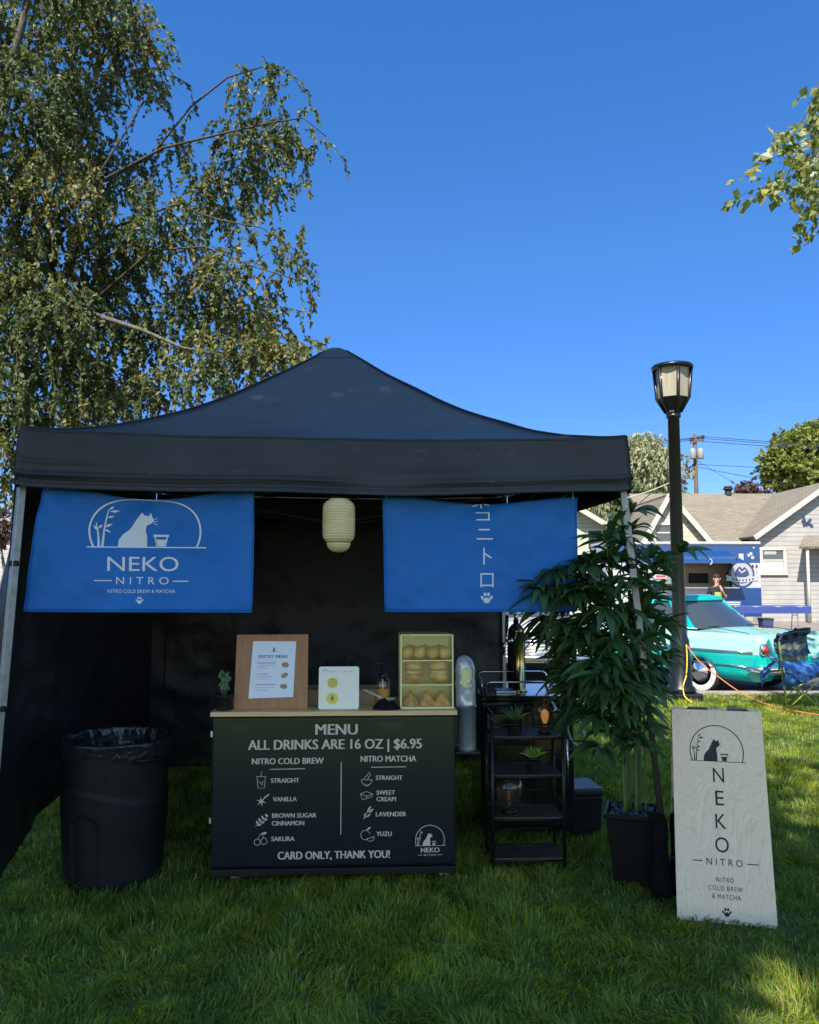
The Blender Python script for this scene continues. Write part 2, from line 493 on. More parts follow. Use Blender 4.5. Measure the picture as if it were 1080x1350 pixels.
B = 0.018
SIGN = [("NEKO", 0.0, 1.0), ("NITRO", 0.0, 1.6), ("NITRO COLD BREW & MATCHA", 0.0, 1.05), ("N", 0.0, 1.0), ("E", 0.0, 1.0), ("K", 0.0, 1.0),
        ("O", 0.0, 1.0), ("NITRO", 0.0, 1.25), ("COLD BREW", 0.0, 1.25), ("& MATCHA", 0.0, 1.25)]
MENU = [(t, B, 1.0) for t in ("MENU", "ALL DRINKS ARE 16 OZ | $6.95", "NITRO COLD BREW", "NITRO MATCHA", "STRAIGHT", "VANILLA", "BROWN SUGAR",
        "CINNAMON", "SAKURA", "SWEET", "CREAM", "LAVENDER", "YUZU", "CARD ONLY, THANK YOU!", "NEKO")] + [("NITRO", B, 1.6), ("PASTRY MENU", B, 1.05), ("H", 0.0, 1.0)]
prepare_texts(SIGN + MENU)
CAP = max(y for x, y in TEXTS[("H", 0.0, 1.0)][0])


class Flat:
    """2-D artwork; x right, y down in picture units of the printed piece"""
    def __init__(s): s.v, s.f = [], []
    def poly(s, pts):
        b = len(s.v); s.v += list(pts); s.f.append(tuple(range(b, b + len(pts))))
    def stroke(s, pts, w, w2=None):
        w2 = w if w2 is None else w2
        n = len(pts); b = len(s.v)
        for i, (x, y) in enumerate(pts):
            x0, y0 = pts[max(i - 1, 0)]; x1, y1 = pts[min(i + 1, n - 1)]
            dx, dy = x1 - x0, y1 - y0; L = math.hypot(dx, dy) or 1
            h = (w + (w2 - w) * i / max(n - 1, 1)) / 2
            s.v += [(x - dy / L * h, y + dx / L * h), (x + dy / L * h, y - dx / L * h)]
        for i in range(n - 1):
            s.f.append((b + 2 * i, b + 2 * i + 1, b + 2 * i + 3, b + 2 * i + 2))
    def ell(s, cx, cy, rx, ry, rot=0, n=16):
        c, q = math.cos(rot), math.sin(rot)
        s.poly([(cx + rx * math.cos(2 * PI * k / n) * c - ry * math.sin(2 * PI * k / n) * q,
                 cy + rx * math.cos(2 * PI * k / n) * q + ry * math.sin(2 * PI * k / n) * c) for k in range(n)])
    def arc(s, cx, cy, rx, ry, a0, a1, w, n=40):
        s.stroke([(cx + rx * math.cos(a0 + (a1 - a0) * k / n), cy - ry * math.sin(a0 + (a1 - a0) * k / n)) for k in range(n + 1)], w)
    def text(s, key, x0, x1, yc, cap, bold=None):
        """bold lettering: the same outline struck three times, each strike a hair further out"""
        if bold is None: bold = cap * 0.045 if key[1] else 0.0
        for k, dx in enumerate((-bold, 0, bold) if bold else (0,)):
            s._text(key, x0 + bold + dx, x1 - bold + dx, yc, cap, k)
    def _text(s, key, x0, x1, yc, cap, lay):
        vs, fs = TEXTS[key]
        a = min(x for x, y in vs); c = max(x for x, y in vs)
        kx = (x1 - x0) / (c - a); ky = cap / CAP
        b = len(s.v)
        s.v += [(x0 + (x - a) * kx, yc + cap / 2 - y * ky, lay) for x, y in vs]
        s.f += [tuple(i + b for i in f) for f in fs]
    def paw(s, x, y, r):
        s.ell(x, y + r * 0.35, r * 0.55, r * 0.45)
        for dx, dy, t in ((-0.72, -0.1, -0.5), (-0.28, -0.62, -0.15), (0.28, -0.62, 0.15), (0.72, -0.1, 0.5)):
            s.ell(x + dx * r, y + dy * r, r * 0.22, r * 0.32, t)
    def logo(s, cx, by, W, sy=1.0, stroke=0.014):
        """circle with a sitting cat, bamboo and a tumbler on a base line; W = circle width"""
        def q(p): return [(cx + x * W, by - y * W * sy) for x, y in p]
        a = math.asin(0.19 / 0.5)
        s.arc(cx, by - 0.19 * W * sy, 0.5 * W, 0.5 * W * sy, -a, PI + a, stroke * W * 1.25)
        s.stroke(q([(-0.52, 0), (0.55, 0)]), stroke * W * 0.8)
        s.poly(q([(-.25, 0.004), (-.245, .09), (-.21, .16), (-.15, .22), (-.11, .30), (-.075, .37), (-.04, .435), (-.02, .395), (.02, .385),
                  (.04, .43), (.05, .38), (.068, .335), (.05, .295), (.005, .265), (-.005, .21), (.012, .13), (.01, 0.004)]))
        s.poly(q([(0.095, 0.095), (0.185, 0.095), (0.17, 0.012), (0.11, 0.012)]))
        s.stroke(q([(0.07, 0.142), (0.21, 0.142)]), 0.02 * W)
        s.stroke(q([(0.082, 0.14), (0.10, 0.0), (0.178, 0.0), (0.196, 0.14)]), 0.010 * W)
        for st in ([(-.39, 0), (-.375, .2), (-.335, .46)], [(-.42, 0), (-.425, .16), (-.44, .3)]):
            s.stroke(q(st), 0.022 * W, 0.008 * W)
        for (x, y, dx, dy) in ((-.335, .46, .05, .06), (-.33, .44, .10, .01), (-.35, .36, .07, .02), (-.37, .24, .07, .05), (-.375, .22, .06, -.04),
                               (-.43, .2, -.03, .07), (-.425, .22, .04, .06)):
            s.poly(q([(x, y), (x + dx * .5 - dy * .18, y + dy * .5 + dx * .18), (x + dx, y + dy), (x + dx * .5 + dy * .18, y + dy * .5 - dx * .18)]))
        for dy in (-.02, .0, .02):
            s.stroke(q([(.06, .32 + dy), (.105, .315 + dy * 2)]), 0.005 * W)
    def build(s, name, fn, m, parent, fine=0.0):
        me = bpy.data.meshes.new(name)
        me.from_pydata([(p[0], p[1], p[2] if len(p) > 2 else 0) for p in s.v], [], s.f)
        if fine:                                     # follow the folds of the cloth under the print
            bm = bmesh.new(); bm.from_mesh(me)
            for _ in range(6):
                bmesh.ops.triangulate(bm, faces=bm.faces)
                long_ = [e for e in bm.edges if (e.verts[0].co.xy - e.verts[1].co.xy).length > fine]
                if not long_: break
                bmesh.ops.subdivide_edges(bm, edges=long_, cuts=1)
            bmesh.ops.triangulate(bm, faces=bm.faces)
            bm.to_mesh(me); bm.free()
        for v in me.vertices:
            q = fn(v.co.x, v.co.y); v.co = (q.x, q.y - 0.00015 * v.co.z, q.z)
        me.materials.append(m); me.update()
        return link(bpy.data.objects.new(name, me), parent)


rng = np.random.default_rng(11)
random.seed(5)

# ================================================================== THE SETTING
def vnoise(x, y, scale, seed):
    g = np.random.default_rng(seed).random((64, 64))
    xs, ys = x / scale, y / scale
    xi, yi = np.floor(xs).astype(int), np.floor(ys).astype(int)
    fx, fy = xs - xi, ys - yi
    fx = fx * fx * (3 - 2 * fx); fy = fy * fy * (3 - 2 * fy)
    a = g[xi % 64, yi % 64]; b = g[(xi + 1) % 64, yi % 64]; c = g[xi % 64, (yi + 1) % 64]; d = g[(xi + 1) % 64, (yi + 1) % 64]
    return (a * (1 - fx) + b * fx) * (1 - fy) + (c * (1 - fx) + d * fx) * fy


LAWN_END = 11.75
M['soil'] = mat('lawn soil', (0.035, 0.055, 0.014), 0.95, c2=(0.085, 0.115, 0.026), nscale=6, bump=0.6, bscale=50)
M['lot'] = mat('pale gravel lot', (0.24, 0.20, 0.175), 0.9, c2=(0.19, 0.165, 0.145), nscale=1.2, bump=0.4, bscale=60)
M['asphalt'] = mat('grey asphalt', (0.060, 0.060, 0.062), 0.9, c2=(0.085, 0.083, 0.08), nscale=3, bump=0.4, bscale=120)
M['kerb'] = mat('pinkish concrete kerb', (0.32, 0.27, 0.24), 0.85, c2=(0.25, 0.215, 0.19), nscale=5, bump=0.3, bscale=60)
b = MB(); b.box((0, 150, -0.19), (900, 900, 0.1)); tag(b.build('ground', M['lot']), kind='structure')
b = MB(); b.box((0, LAWN_END / 2 - 15, -0.10), (90, LAWN_END + 30, 0.2)); tag(b.build('lawn', M['soil']), kind='structure')
b = MB(); b.box((0, LAWN_END + 0.25, -0.105), (90, 0.5, 0.21)); tag(b.build('kerb', M['kerb'], bevel=0.02), kind='structure')
b = MB(); b.box((0, LAWN_END + 0.5 + 5.6, -0.16), (200, 11.2, 0.06)); tag(b.build('road', M['asphalt']), kind='structure')
ROAD_Z = -0.13


so_x, so_y = G(960, 1218).x, G(960, 1218).y


def grass():
    xs, ys, sz = [], [], []
    for (y0, y1, dens, k) in ((1.9, 3.4, 15000, .9), (3.4, 5.2, 11000, 1.0), (5.2, 8.0, 5600, 1.2), (8.0, LAWN_END + 0.02, 2900, 1.5)):
        hw0, hw1 = 0.58 * y0 + 0.9, 0.58 * y1 + 0.9
        n = int(dens * (hw0 + hw1) * (y1 - y0))
        y = rng.uniform(y0, y1, n); x = rng.uniform(-1, 1, n) * (0.58 * y + 0.9)
        xs.append(x); ys.append(y); sz.append(np.full(n, k))
    x, y, k = np.concatenate(xs), np.concatenate(ys), np.concatenate(sz)
    # thin out with tufts
    tuft = vnoise(x, y, 0.11, 3)
    big = vnoise(x, y, 0.55, 4)
    keep = rng.random(len(x)) < 0.25 + 0.95 * tuft
    x, y, k, tuft, big = x[keep], y[keep], k[keep], tuft[keep], big[keep]
    n = len(x)
    L = (0.026 + 0.050 * rng.random(n)) * (0.45 + 0.85 * tuft + 0.45 * big)
    L *= np.where(y > 8, 0.8, 1.0)
    field = vnoise(x, y, 0.34, 5) * 9.0 + vnoise(x, y, 0.13, 6) * 3.5
    th = field + rng.normal(0, 0.75, n)
    L *= np.where((np.abs(x - so_x) < .5) & (np.abs(y - so_y) < .33), 0.55, 1.0)      # trodden down round the board
    lean = np.clip(0.55 + 0.5 * vnoise(x, y, 0.4, 7) + rng.normal(0, 0.22, n), 0.1, 1.25)
    w = (0.0022 + 0.0018 * rng.random(n)) * k
    face = th + PI / 2 + rng.normal(0, 0.6, n)
    sx, sy = np.cos(face) * w, np.sin(face) * w
    dx, dy = np.cos(th), np.sin(th)
    V = np.zeros((n, 5, 3), np.float32)
    V[:, 0] = np.stack([x - sx, y - sy, np.full(n, -0.004)], 1); V[:, 1] = np.stack([x + sx, y + sy, np.full(n, -0.004)], 1)
    mx, my, mz = x + dx * L * lean * 0.28, y + dy * L * lean * 0.28, L * 0.58 * np.sqrt(np.clip(1 - 0.25 * lean ** 2, .3, 1))
    V[:, 2] = np.stack([mx - sx * .8, my - sy * .8, mz], 1); V[:, 3] = np.stack([mx + sx * .8, my + sy * .8, mz], 1)
    V[:, 4] = np.stack([x + dx * L * lean * 0.85, y + dy * L * lean * 0.85, L * np.clip(1.0 - 0.42 * lean ** 1.5, 0.35, 1)], 1)
    base = (np.arange(n) * 5)[:, None]
    F = np.stack([base + np.array([0, 1, 3]), base + np.array([0, 3, 2]), base + np.array([2, 3, 4])], 1).reshape(-1, 3)
    r = np.clip(0.5 * rng.random(n) + 0.35 * vnoise(x, y, 0.25, 8) + 0.25 * vnoise(x, y, 1.3, 9) - 0.05, 0, 1)
    dry = rng.random(n) < 0.03 + 0.07 * vnoise(x, y, 0.7, 12)
    r[dry] = 1.0
    m = leaf_mat('grass blade', [(0.0, (0.045, 0.095, 0.026)), (0.45, (0.125, 0.200, 0.038)), (0.9, (0.36, 0.41, 0.05)), (1.0, (0.36, 0.30, 0.13))], 0.5, 0.4, (3.0, 2.1, 0.3), spec=0.18)
    o = raw_mesh('grass', V.reshape(-1, 3), F, 3, m, None, np.repeat(r, 3))
    tag(o, 'tousled green grass blades of the lawn', 'grass', kind='stuff')
grass()


# ------------------------------------------------------------------ trees
def leaves_np(pos, dirs, length, width, rg, fold=0.25, roll=None):
    """one folded diamond leaf per point: two triangles pairs (quads folded on the midrib)"""
    n = len(pos)
    d = dirs / np.linalg.norm(dirs, axis=1, keepdims=True)
    rnd = rg.normal(size=(n, 3))
    s = np.cross(d, rnd); s /= np.linalg.norm(s, axis=1, keepdims=True) + 1e-9
    nn = np.cross(s, d)
    L = length[:, None]; W = width[:, None]
    a = pos; t = pos + d * L + nn * (L * 0.12)
    mid = pos + d * L * 0.42 - nn * (W * fold)
    l = mid + s * W + nn * W * fold; r = mid - s * W + nn * W * fold
    V = np.stack([a, l, t, r], 1).reshape(-1, 3)
    b0 = (np.arange(n) * 4)[:, None]
    F = np.stack([b0 + np.array([0, 1, 2]), b0 + np.array([0, 2, 3])], 1).reshape(-1, 3)
    return V, F


def build_tree(name, label, cat, base, trunk, clumps, n_leaves, leaf, leafmat, barkmat, seed, droop=0.6, twig_len=0.5, per=14,
               limb_r=0.05, extra=(), group=None, twig_r=0.004, outw=0.5, aspect=0.28, limbs=True, size_bias=None, lit=None):
    """trunk: list of (point, radius) in world; clumps: list of (centre, radii[, weight]); leaves hang along drooping twigs"""
    rg = np.random.default_rng(seed)
    base = Vector(base)
    root = thing(name, label, cat, base, 0, group)
    L0 = lambda p: Vector(p) - base
    t = MB(); t.tube([L0(p) for p, r in trunk], [r for p, r in trunk], 12)
    t.build('trunk', barkmat, root)
    tp = [L0(p) for p, r in trunk]; tr = [r for p, r in trunk]
    C = [(L0(c[0]), Vector(c[1]), c[2] if len(c) > 2 else 1.0) for c in clumps]
    nodes = [(p, r * 0.6) for p, r in zip(tp[1:], tr[1:])]
    twV, twF, tb = [], [], 0
    if limbs:
        order = sorted(range(len(C)), key=lambda i: min((C[i][0] - p).length for p in tp))
        for i in order:
            c = C[i][0]
            best = min(nodes, key=lambda q: (q[0] - c).length + max(0, q[0].z - c.z) * 0.4)
            a, ra = best
            d = c - a
            r0 = min(ra, limb_r * (0.35 + 0.35 * d.length))
            k1 = a + d * 0.35 + Vector((rg.normal(), rg.normal(), abs(rg.normal()) + 0.4)) * d.length * 0.07
            k2 = a + d * 0.72 + Vector((rg.normal(), rg.normal(), abs(rg.normal()) + 0.3)) * d.length * 0.06
            e = c + Vector((rg.normal(), rg.normal(), rg.normal())) * C[i][1].length * 0.1
            mb = MB(); mb.tube([a, k1, k2, e], [r0, r0 * .75, r0 * .52, r0 * .3], 7)
            mb.build('limb', barkmat, root)
            nodes += [(k1, r0 * .7), (k2, r0 * .5), (e, r0 * .4)]
    for pts, r0 in extra:
        mb = MB(); mb.tube([L0(p) for p in pts], [r0 * (1 - .75 * k / (len(pts) - 1)) for k in range(len(pts))], 8); mb.build('limb', M['bark2'] if r0 < .03 else barkmat, root)
    wts = np.array([c[2] * (c[1].x * c[1].z) for c in C]); wts /= wts.sum()
    counts = rg.multinomial(n_leaves // per, wts)
    ids = np.repeat(np.arange(len(C)), counts)
    nt = len(ids)
    cen = np.array([tuple(c[0]) for c in C])[ids]; rad = np.array([tuple(c[1]) for c in C])[ids]
    u = rg.normal(size=(nt, 3)); u /= np.linalg.norm(u, axis=1, keepdims=True)
    rr = rg.random(nt) ** 0.45
    off = u * rr[:, None]
    start = cen + off * rad
    start[:, 2] += rad[:, 2] * 0.15
    dirn = off * outw + rg.normal(size=(nt, 3)) * 0.45; dirn[:, 2] *= 0.5; dirn[:, 2] += 0.15
    dirn /= np.linalg.norm(dirn, axis=1, keepdims=True)
    TL = twig_len * (0.5 + rg.random(nt))
    def at(s):
        s = s[:, None]
        return start + dirn * (s * TL[:, None] * (1 - 0.55 * droop * s)) + np.array([0, 0, -1.0]) * (droop * TL[:, None] * s ** 1.7)
    # twig ribs (three sided)
    S = 3
    ring = []
    for k in range(S + 1):
        p = at(np.full(nt, k / S)); r = twig_r * (1 - 0.6 * k / S)
        ring.append(np.stack([p + np.array(o) * r for o in ((1, 0, 0), (-.5, .87, .2), (-.5, -.87, -.2))], 1))
    V = np.stack(ring, 1).reshape(-1, 3)
    q = []
    for k in range(S):
        for j in range(3):
            j2 = (j + 1) % 3
            q.append([k * 3 + j, k * 3 + j2, k * 3 + 3 + j2]); q.append([k * 3 + j, k * 3 + 3 + j2, k * 3 + 3 + j])
    F = ((np.arange(nt) * (S + 1) * 3)[:, None, None] + np.array(q)[None]).reshape(-1, 3)
    # leaves
    tid = np.repeat(np.arange(nt), per)
    s = rg.random(len(tid)) ** 0.8
    s2 = s
    def at2(s, i):
        s = s[:, None]
        return start[i] + dirn[i] * (s * TL[i][:, None] * (1 - 0.55 * droop * s)) + np.array([0, 0, -1.0]) * (droop * TL[i][:, None] * s ** 1.7)
    pos = at2(s, tid)
    ld = dirn[tid] * 0.4 + rg.normal(size=(len(tid), 3)) * 0.55 + np.array([0, 0, -1.0]) * (0.25 + droop)
    Ln = leaf * (0.65 + 0.7 * rg.random(len(tid)))
    VL, FL = leaves_np(pos, ld, Ln, Ln * aspect * (0.8 + 0.4 * rg.random(len(tid))), rg)
    tone = rg.random(len(C))[ids]; tt = rg.random(nt)
    att = np.clip(0.45 * rg.random(len(tid)) + 0.3 * tone[tid] + 0.3 * tt[tid], 0, 1)
    allV = np.concatenate([VL, V]); allF = np.concatenate([FL, F + len(VL)])
    mi = np.concatenate([np.zeros(len(FL), int), np.ones(len(F), int)])
    raw_mesh('crown', allV, allF, 3, [leafmat, M['bark2']], root, np.concatenate([np.repeat(att, 2), np.zeros(len(F))]), matidx=mi)
    return root

M['leaf_big'] = leaf_mat('hanging tree leaf', [(0.0, (0.046, 0.076, 0.030)), (0.40, (0.080, 0.112, 0.042)), (0.72, (0.150, 0.155, 0.050)), (1.0, (0.26, 0.20, 0.075))], 0.5, 0.34, (1.5, 1.4, 0.6))
M['leaf_shade'] = leaf_mat('broad tree leaf', [(0.0, (0.035, 0.06, 0.02)), (1.0, (0.08, 0.11, 0.035))], 0.5, 0.25)
M['leaf_pale'] = leaf_mat('pale green leaf', [(0.0, (0.11, 0.15, 0.07)), (0.5, (0.20, 0.23, 0.08)), (0.8, (0.34, 0.30, 0.08)), (1.0, (0.46, 0.44, 0.32))], 0.4, 0.3)
M['leaf_willow'] = leaf_mat('willow leaf', [(0.0, (0.16, 0.18, 0.12)), (0.5, (0.26, 0.27, 0.16)), (1.0, (0.36, 0.33, 0.14))], 0.6, 0.3)
M['leaf_round'] = leaf_mat('yellow green leaf', [(0.0, (0.07, 0.10, 0.02)), (0.5, (0.14, 0.17, 0.03)), (1.0, (0.24, 0.24, 0.05))], 0.6, 0.3)
M['leaf_red'] = leaf_mat('reddish leaf', [(0.0, (0.06, 0.025, 0.022)), (1.0, (0.12, 0.06, 0.05))], 0.6, 0.2)


def px_clumps(spec, Y0, rg, dy=0.9, thick=0.9):
    out = []
    for c in spec:
        px, py, rx, ry = c[:4]
        wt = c[4] if len(c) > 4 else 1.0
        Y = Y0 + rg.uniform(-dy, dy) + (c[5] if len(c) > 5 else 0)
        p = P(px, py, Y); s = Y / 1080
        out.append((p, (rx * s, max(0.35, thick * rx * s), ry * s), wt))
    return out

rg = np.random.default_rng(21)
spec = [(40, 40, 70, 70), (130, 30, 60, 55), (178, 62, 26, 55), (30, 150, 70, 70), (105, 130, 55, 50), (212, 72, 22, 12, .8), (205, 112, 22, 14, .7),
        (60, 260, 75, 65), (150, 230, 38, 45), (95, 350, 75, 60), (25, 390, 70, 70), (175, 325, 45, 42), (120, 430, 60, 45), (40, 500, 80, 60),
        (140, 500, 70, 36), (55, 570, 60, 40), (10, 620, 24, 70, .6), (215, 285, 38, 45), (228, 205, 28, 40, .6), (272, 235, 26, 32, .5), (322, 190, 36, 38),
        (365, 185, 38, 34), (412, 186, 22, 14), (318, 110, 20, 10, 1.0), (350, 100, 26, 9, 1.3), (380, 112, 16, 14, 1.2), (397, 140, 10, 14, 1.0), (285, 272, 34, 36), (330, 305, 30, 18, .6),
        (378, 325, 24, 22), (400, 365, 13, 28), (318, 360, 42, 32, .7), (262, 368, 36, 40), (235, 435, 50, 32, .8), (315, 425, 52, 30, .8), (362, 452, 42, 20, .9),
        (412, 462, 26, 12, 1.3), (285, 470, 60, 24, 1.3), (200, 515, 60, 22, 1.2), (350, 470, 50, 22, 1.2), (250, 500, 50, 20), (110, 545, 60, 30), (345, 420, 40, 24), (280, 400, 40, 28), (310, 240, 22, 24, .4), (250, 130, 14, 12, .4), (340, 245, 28, 22, .7), (384, 240, 18, 22, .8),
        (190, 440, 40, 30, .6), (70, 420, 60, 50), (160, 380, 40, 30, .7), (90, 200, 50, 40)]
hid = [(-90, 60, 90, 90), (-70, 220, 90, 90), (-90, 400, 100, 90), (-110, 560, 90, 70), (-60, -80, 100, 80), (70, -90, 90, 70), (170, -70, 50, 50), (-220, 200, 110, 120),
       (-220, 430, 110, 100), (-190, 0, 110, 90), (-330, 300, 90, 120)]
clumps = px_clumps(spec, 9.4, rg) + px_clumps(hid, 9.4, rg, 1.2)
tb = G(-150, 765 + 1.62 * 1080 / 9.6)
trunk = [((tb.x, tb.y, -0.05), 0.30), ((tb.x + .02, tb.y, 0.5), 0.24), ((tb.x + .1, tb.y, 1.6), 0.22), ((tb.x + .3, tb.y - .05, 3.2), 0.19), ((tb.x + .55, tb.y, 5.0), 0.15),
         ((tb.x + .9, tb.y, 6.8), 0.11), ((tb.x + 1.25, tb.y - .1, 8.2), 0.07)]
build_tree('hanging_leaf_tree', 'large tree with drooping grey green leaves rising behind the black tent', 'tree', (tb.x, tb.y, 0), trunk, clumps, 190000, 0.062,
           M['leaf_big'], M['bark'], 3, droop=0.8, twig_len=0.46, per=30, limb_r=0.05, extra=[
               ([P(*q) for q in ((20, 330, 9.3), (110, 255, 9.2), (200, 205, 9.0), (252, 140, 8.9), (300, 102, 8.85), (345, 88, 8.8), (385, 98, 8.8), (398, 118, 8.8))], .018),
               ([P(*q) for q in ((60, 300, 9.3), (140, 235, 9.1), (215, 195, 8.8), (285, 178, 8.7), (350, 163, 8.6), (400, 155, 8.6), (430, 180, 8.6))], .020),
               ([P(*q) for q in ((-40, 370, 9.3), (80, 398, 8.8), (135, 418, 8.6), (185, 434, 8.5), (240, 458, 8.5), (300, 470, 8.5))], .040),
               ([P(*q) for q in ((-30, 170, 9.2), (12, 100, 8.7), (30, 30, 8.5), (45, -60, 8.5))], .075),
               ([P(*q) for q in ((100, 330, 9.1), (130, 230, 8.9), (165, 175, 8.8), (190, 130, 8.8))], .02),
               ([P(*q) for q in ((150, 300, 9.0), (230, 270, 8.8), (290, 290, 8.7), (345, 300, 8.7), (390, 330, 8.6))], .016),
               ([P(*q) for q in ((120, 400, 9.0), (200, 330, 8.8), (270, 325, 8.7), (330, 350, 8.6), (395, 370, 8.6))], .016)])

# tree whose low bough reaches in at the upper edge of the view
rg = np.random.default_rng(5)
spec = [(1075, 125, 16, 12), (1085, 150, 16, 16), (1062, 190, 22, 10), (1040, 215, 26, 11), (1068, 225, 26, 14), (1015, 232, 18, 12, .7), (1030, 250, 26, 9), (1066, 250, 24, 10),
        (998, 258, 10, 8, .5), (1078, 292, 10, 10, .5), (1100, 220, 30, 40), (1130, 260, 40, 40), (1200, 220, 60, 60)]
clumps = px_clumps(spec, 7.0, rg, 0.5)
tx, ty = 6.6, 7.6
clumps += [(Vector((tx + rg.uniform(-1.2, 2), ty + rg.uniform(-1.8, 1.8), rg.uniform(5, 8.5))), (1.1, 1.1, 0.9), .25) for _ in range(9)]
trunk = [((tx, ty, -.05), .24), ((tx, ty, .4), .18), ((tx - .05, ty, 2), .16), ((tx, ty - .1, 4), .13), ((tx + .1, ty, 6), .09), ((tx + .1, ty, 8), .05)]
build_tree('broad_leaf_tree', 'tree reaching a pale yellow green bough into the blue sky above the lamp post', 'tree', (tx, ty, 0), trunk, clumps, 20000, 0.085,
           M['leaf_pale'], M['bark'], 8, droop=0.35, twig_len=0.35, per=9, limb_r=0.03, aspect=0.36)

# the park trees behind the viewpoint that put the stall in shade
def shade_tree(x, y, z0, z1, r, n, seed, label, open_at=(), fill=()):
    rg = np.random.default_rng(seed)
    cl = []
    while len(cl) < 30:
        u = rg.normal(size=3); u /= np.linalg.norm(u); q = rg.random() ** 0.4
        c = Vector((x + u[0] * r * q * .8, y + u[1] * r * q * .8, (z0 + z1) / 2 + u[2] * (z1 - z0) / 2 * q * .85))
        g = c - SUN * (c.z / SUN.z)                       # the crown is thin where the lawn has a sunny patch
        if any((g.x - a) ** 2 + (g.y - b_) ** 2 < w * w for a, b_, w in open_at): continue
        cl.append((c, (r * .34, r * .34, r * .26)))
    for (gx, gy, z, w) in fill:                            # crown clumps added on the sun line to keep the board shaded
        cl.append((Vector((gx, gy, 0)) + SUN * (z / SUN.z), (w, w, w * .7), 7.0))
    tk = [((x, y, -.05), .42), ((x, y, .6), .32), ((x + .1, y, z1 * .3), .27), ((x, y + .1, z1 * .6), .18), ((x, y, z1 * .88), .06)]
    return build_tree('park_tree', label, 'tree', (x, y, 0), tk, cl, n, 0.22, M['leaf_shade'], M['bark'], seed, droop=0.4, twig_len=0.7, per=12,
                      limb_r=0.06, aspect=0.4, group='park trees around the lawn')
OPEN = [(1.5, 2.85, 1.35), (2.9, 5.5, 1.3), (3.6, 9.4, 2.2), (2.4, 9.2, 1.4)]
SHADE = [(-2.9, -2.5, 6.0, 11.6, 4.6, 31000, 106, 'tall broad park tree on the lawn nearest the stall', OPEN, [(1.72, 4.3, 8.6, .5), (1.9, 4.85, 8.8, .5), (1.3, 4.25, 8.2, .5)]),
         (-7.0, -4.6, 6.0, 11.6, 4.0, 15000, 33, 'broad park tree standing farther from the stall', OPEN)]
for a in SHADE: shade_tree(*a)

# distant trees
def far_tree(name, label, px, Yd, specs, n, leaf, m, seed, droop, tw, base_r=.25, aspect=.3, per=12):
    rg = np.random.default_rng(seed)
    cl = px_clumps(specs, Yd, rg, Yd * 0.02, 0.9)
    b0 = P(px, 700, Yd)
    topz = max(c[0].z for c in cl)
    tk = [((b0.x, Yd, -.2), base_r), ((b0.x, Yd, topz * .3), base_r * .8), ((b0.x + .2, Yd, topz * .6), base_r * .55), ((b0.x, Yd, topz * .92), base_r * .15)]
    return build_tree(name, label, 'tree', (b0.x, Yd, -.15), tk, cl, n, leaf, m, M['bark'], seed, droop=droop, twig_len=tw, per=per, limb_r=.04, twig_r=.01, aspect=aspect)

far_tree('willow_tree', 'pale grey green willow behind the lamp post and tent corner', 850, 46,
         [(850, 585, 22, 14), (832, 592, 18, 14), (870, 600, 20, 18), (840, 620, 24, 22), (865, 635, 22, 22), (845, 660, 26, 24), (830, 690, 18, 26), (872, 665, 14, 20),
          (815, 640, 14, 26), (855, 690, 18, 24), (820, 610, 14, 14), (795, 660, 16, 26, .6)], 15000, 0.34, M['leaf_willow'], 41, .9, 1.6, aspect=.2)
far_tree('round_crown_tree', 'round bright yellow green tree behind the shingled house', 1062, 58,
         [(1055, 590, 26, 20), (1035, 605, 24, 18), (1075, 580, 24, 18), (1020, 620, 14, 14), (1050, 620, 30, 16), (1085, 605, 26, 26), (1100, 580, 30, 26), (1040, 636, 26, 12),
          (1120, 610, 26, 30), (1075, 632, 30, 14)], 30000, 0.30, M['leaf_round'], 42, .25, .9, aspect=.40)
far_tree('red_leaf_shrub', 'small dark reddish tree top beside the chimney vent', 985, 54, [(985, 646, 9, 7), (976, 650, 5, 4), (996, 650, 6, 5)], 700, .3, M['leaf_red'], 43, .1, .6, .12)
far_tree('hedge_tree', 'dark bushy tree half hidden by the willow', 826, 42, [(830, 690, 10, 22), (828, 660, 9, 20)], 2500, .3, M['leaf_shade'], 44, .3, .8, .2)
far_tree('red_leaf_shrub', 'low red leaved shrub beyond the tent leg', -2, 20, [(-2, 700, 12, 26), (-25, 710, 16, 34), (8, 690, 6, 10)], 1800, .12, M['leaf_red'], 45, .2, .4, .08)

# ================================================================== THE CANOPY TENT
FL, FR = P(27, 568, 4.05), P(826, 577, 4.32)
uax = Vector((FR.x - FL.x, FR.y - FL.y, 0)); TW = uax.length; uax.normalize()
vax = Vector((-uax.y, uax.x, 0))
H = TW / 2
EZ = (FL.z + FR.z) / 2
tc_ = Vector((FL.x, FL.y, 0)) + uax * H + vax * H
tent = thing('canopy_tent', 'black pop-up canopy tent with peaked roof, valance and dark side walls', 'tent', tc_, math.atan2(uax.y, uax.x))
TM = Matrix.Translation(tc_) @ Matrix.Rotation(math.atan2(uax.y, uax.x), 4, 'Z')
TI = TM.inverted()
PEAK = 0.935


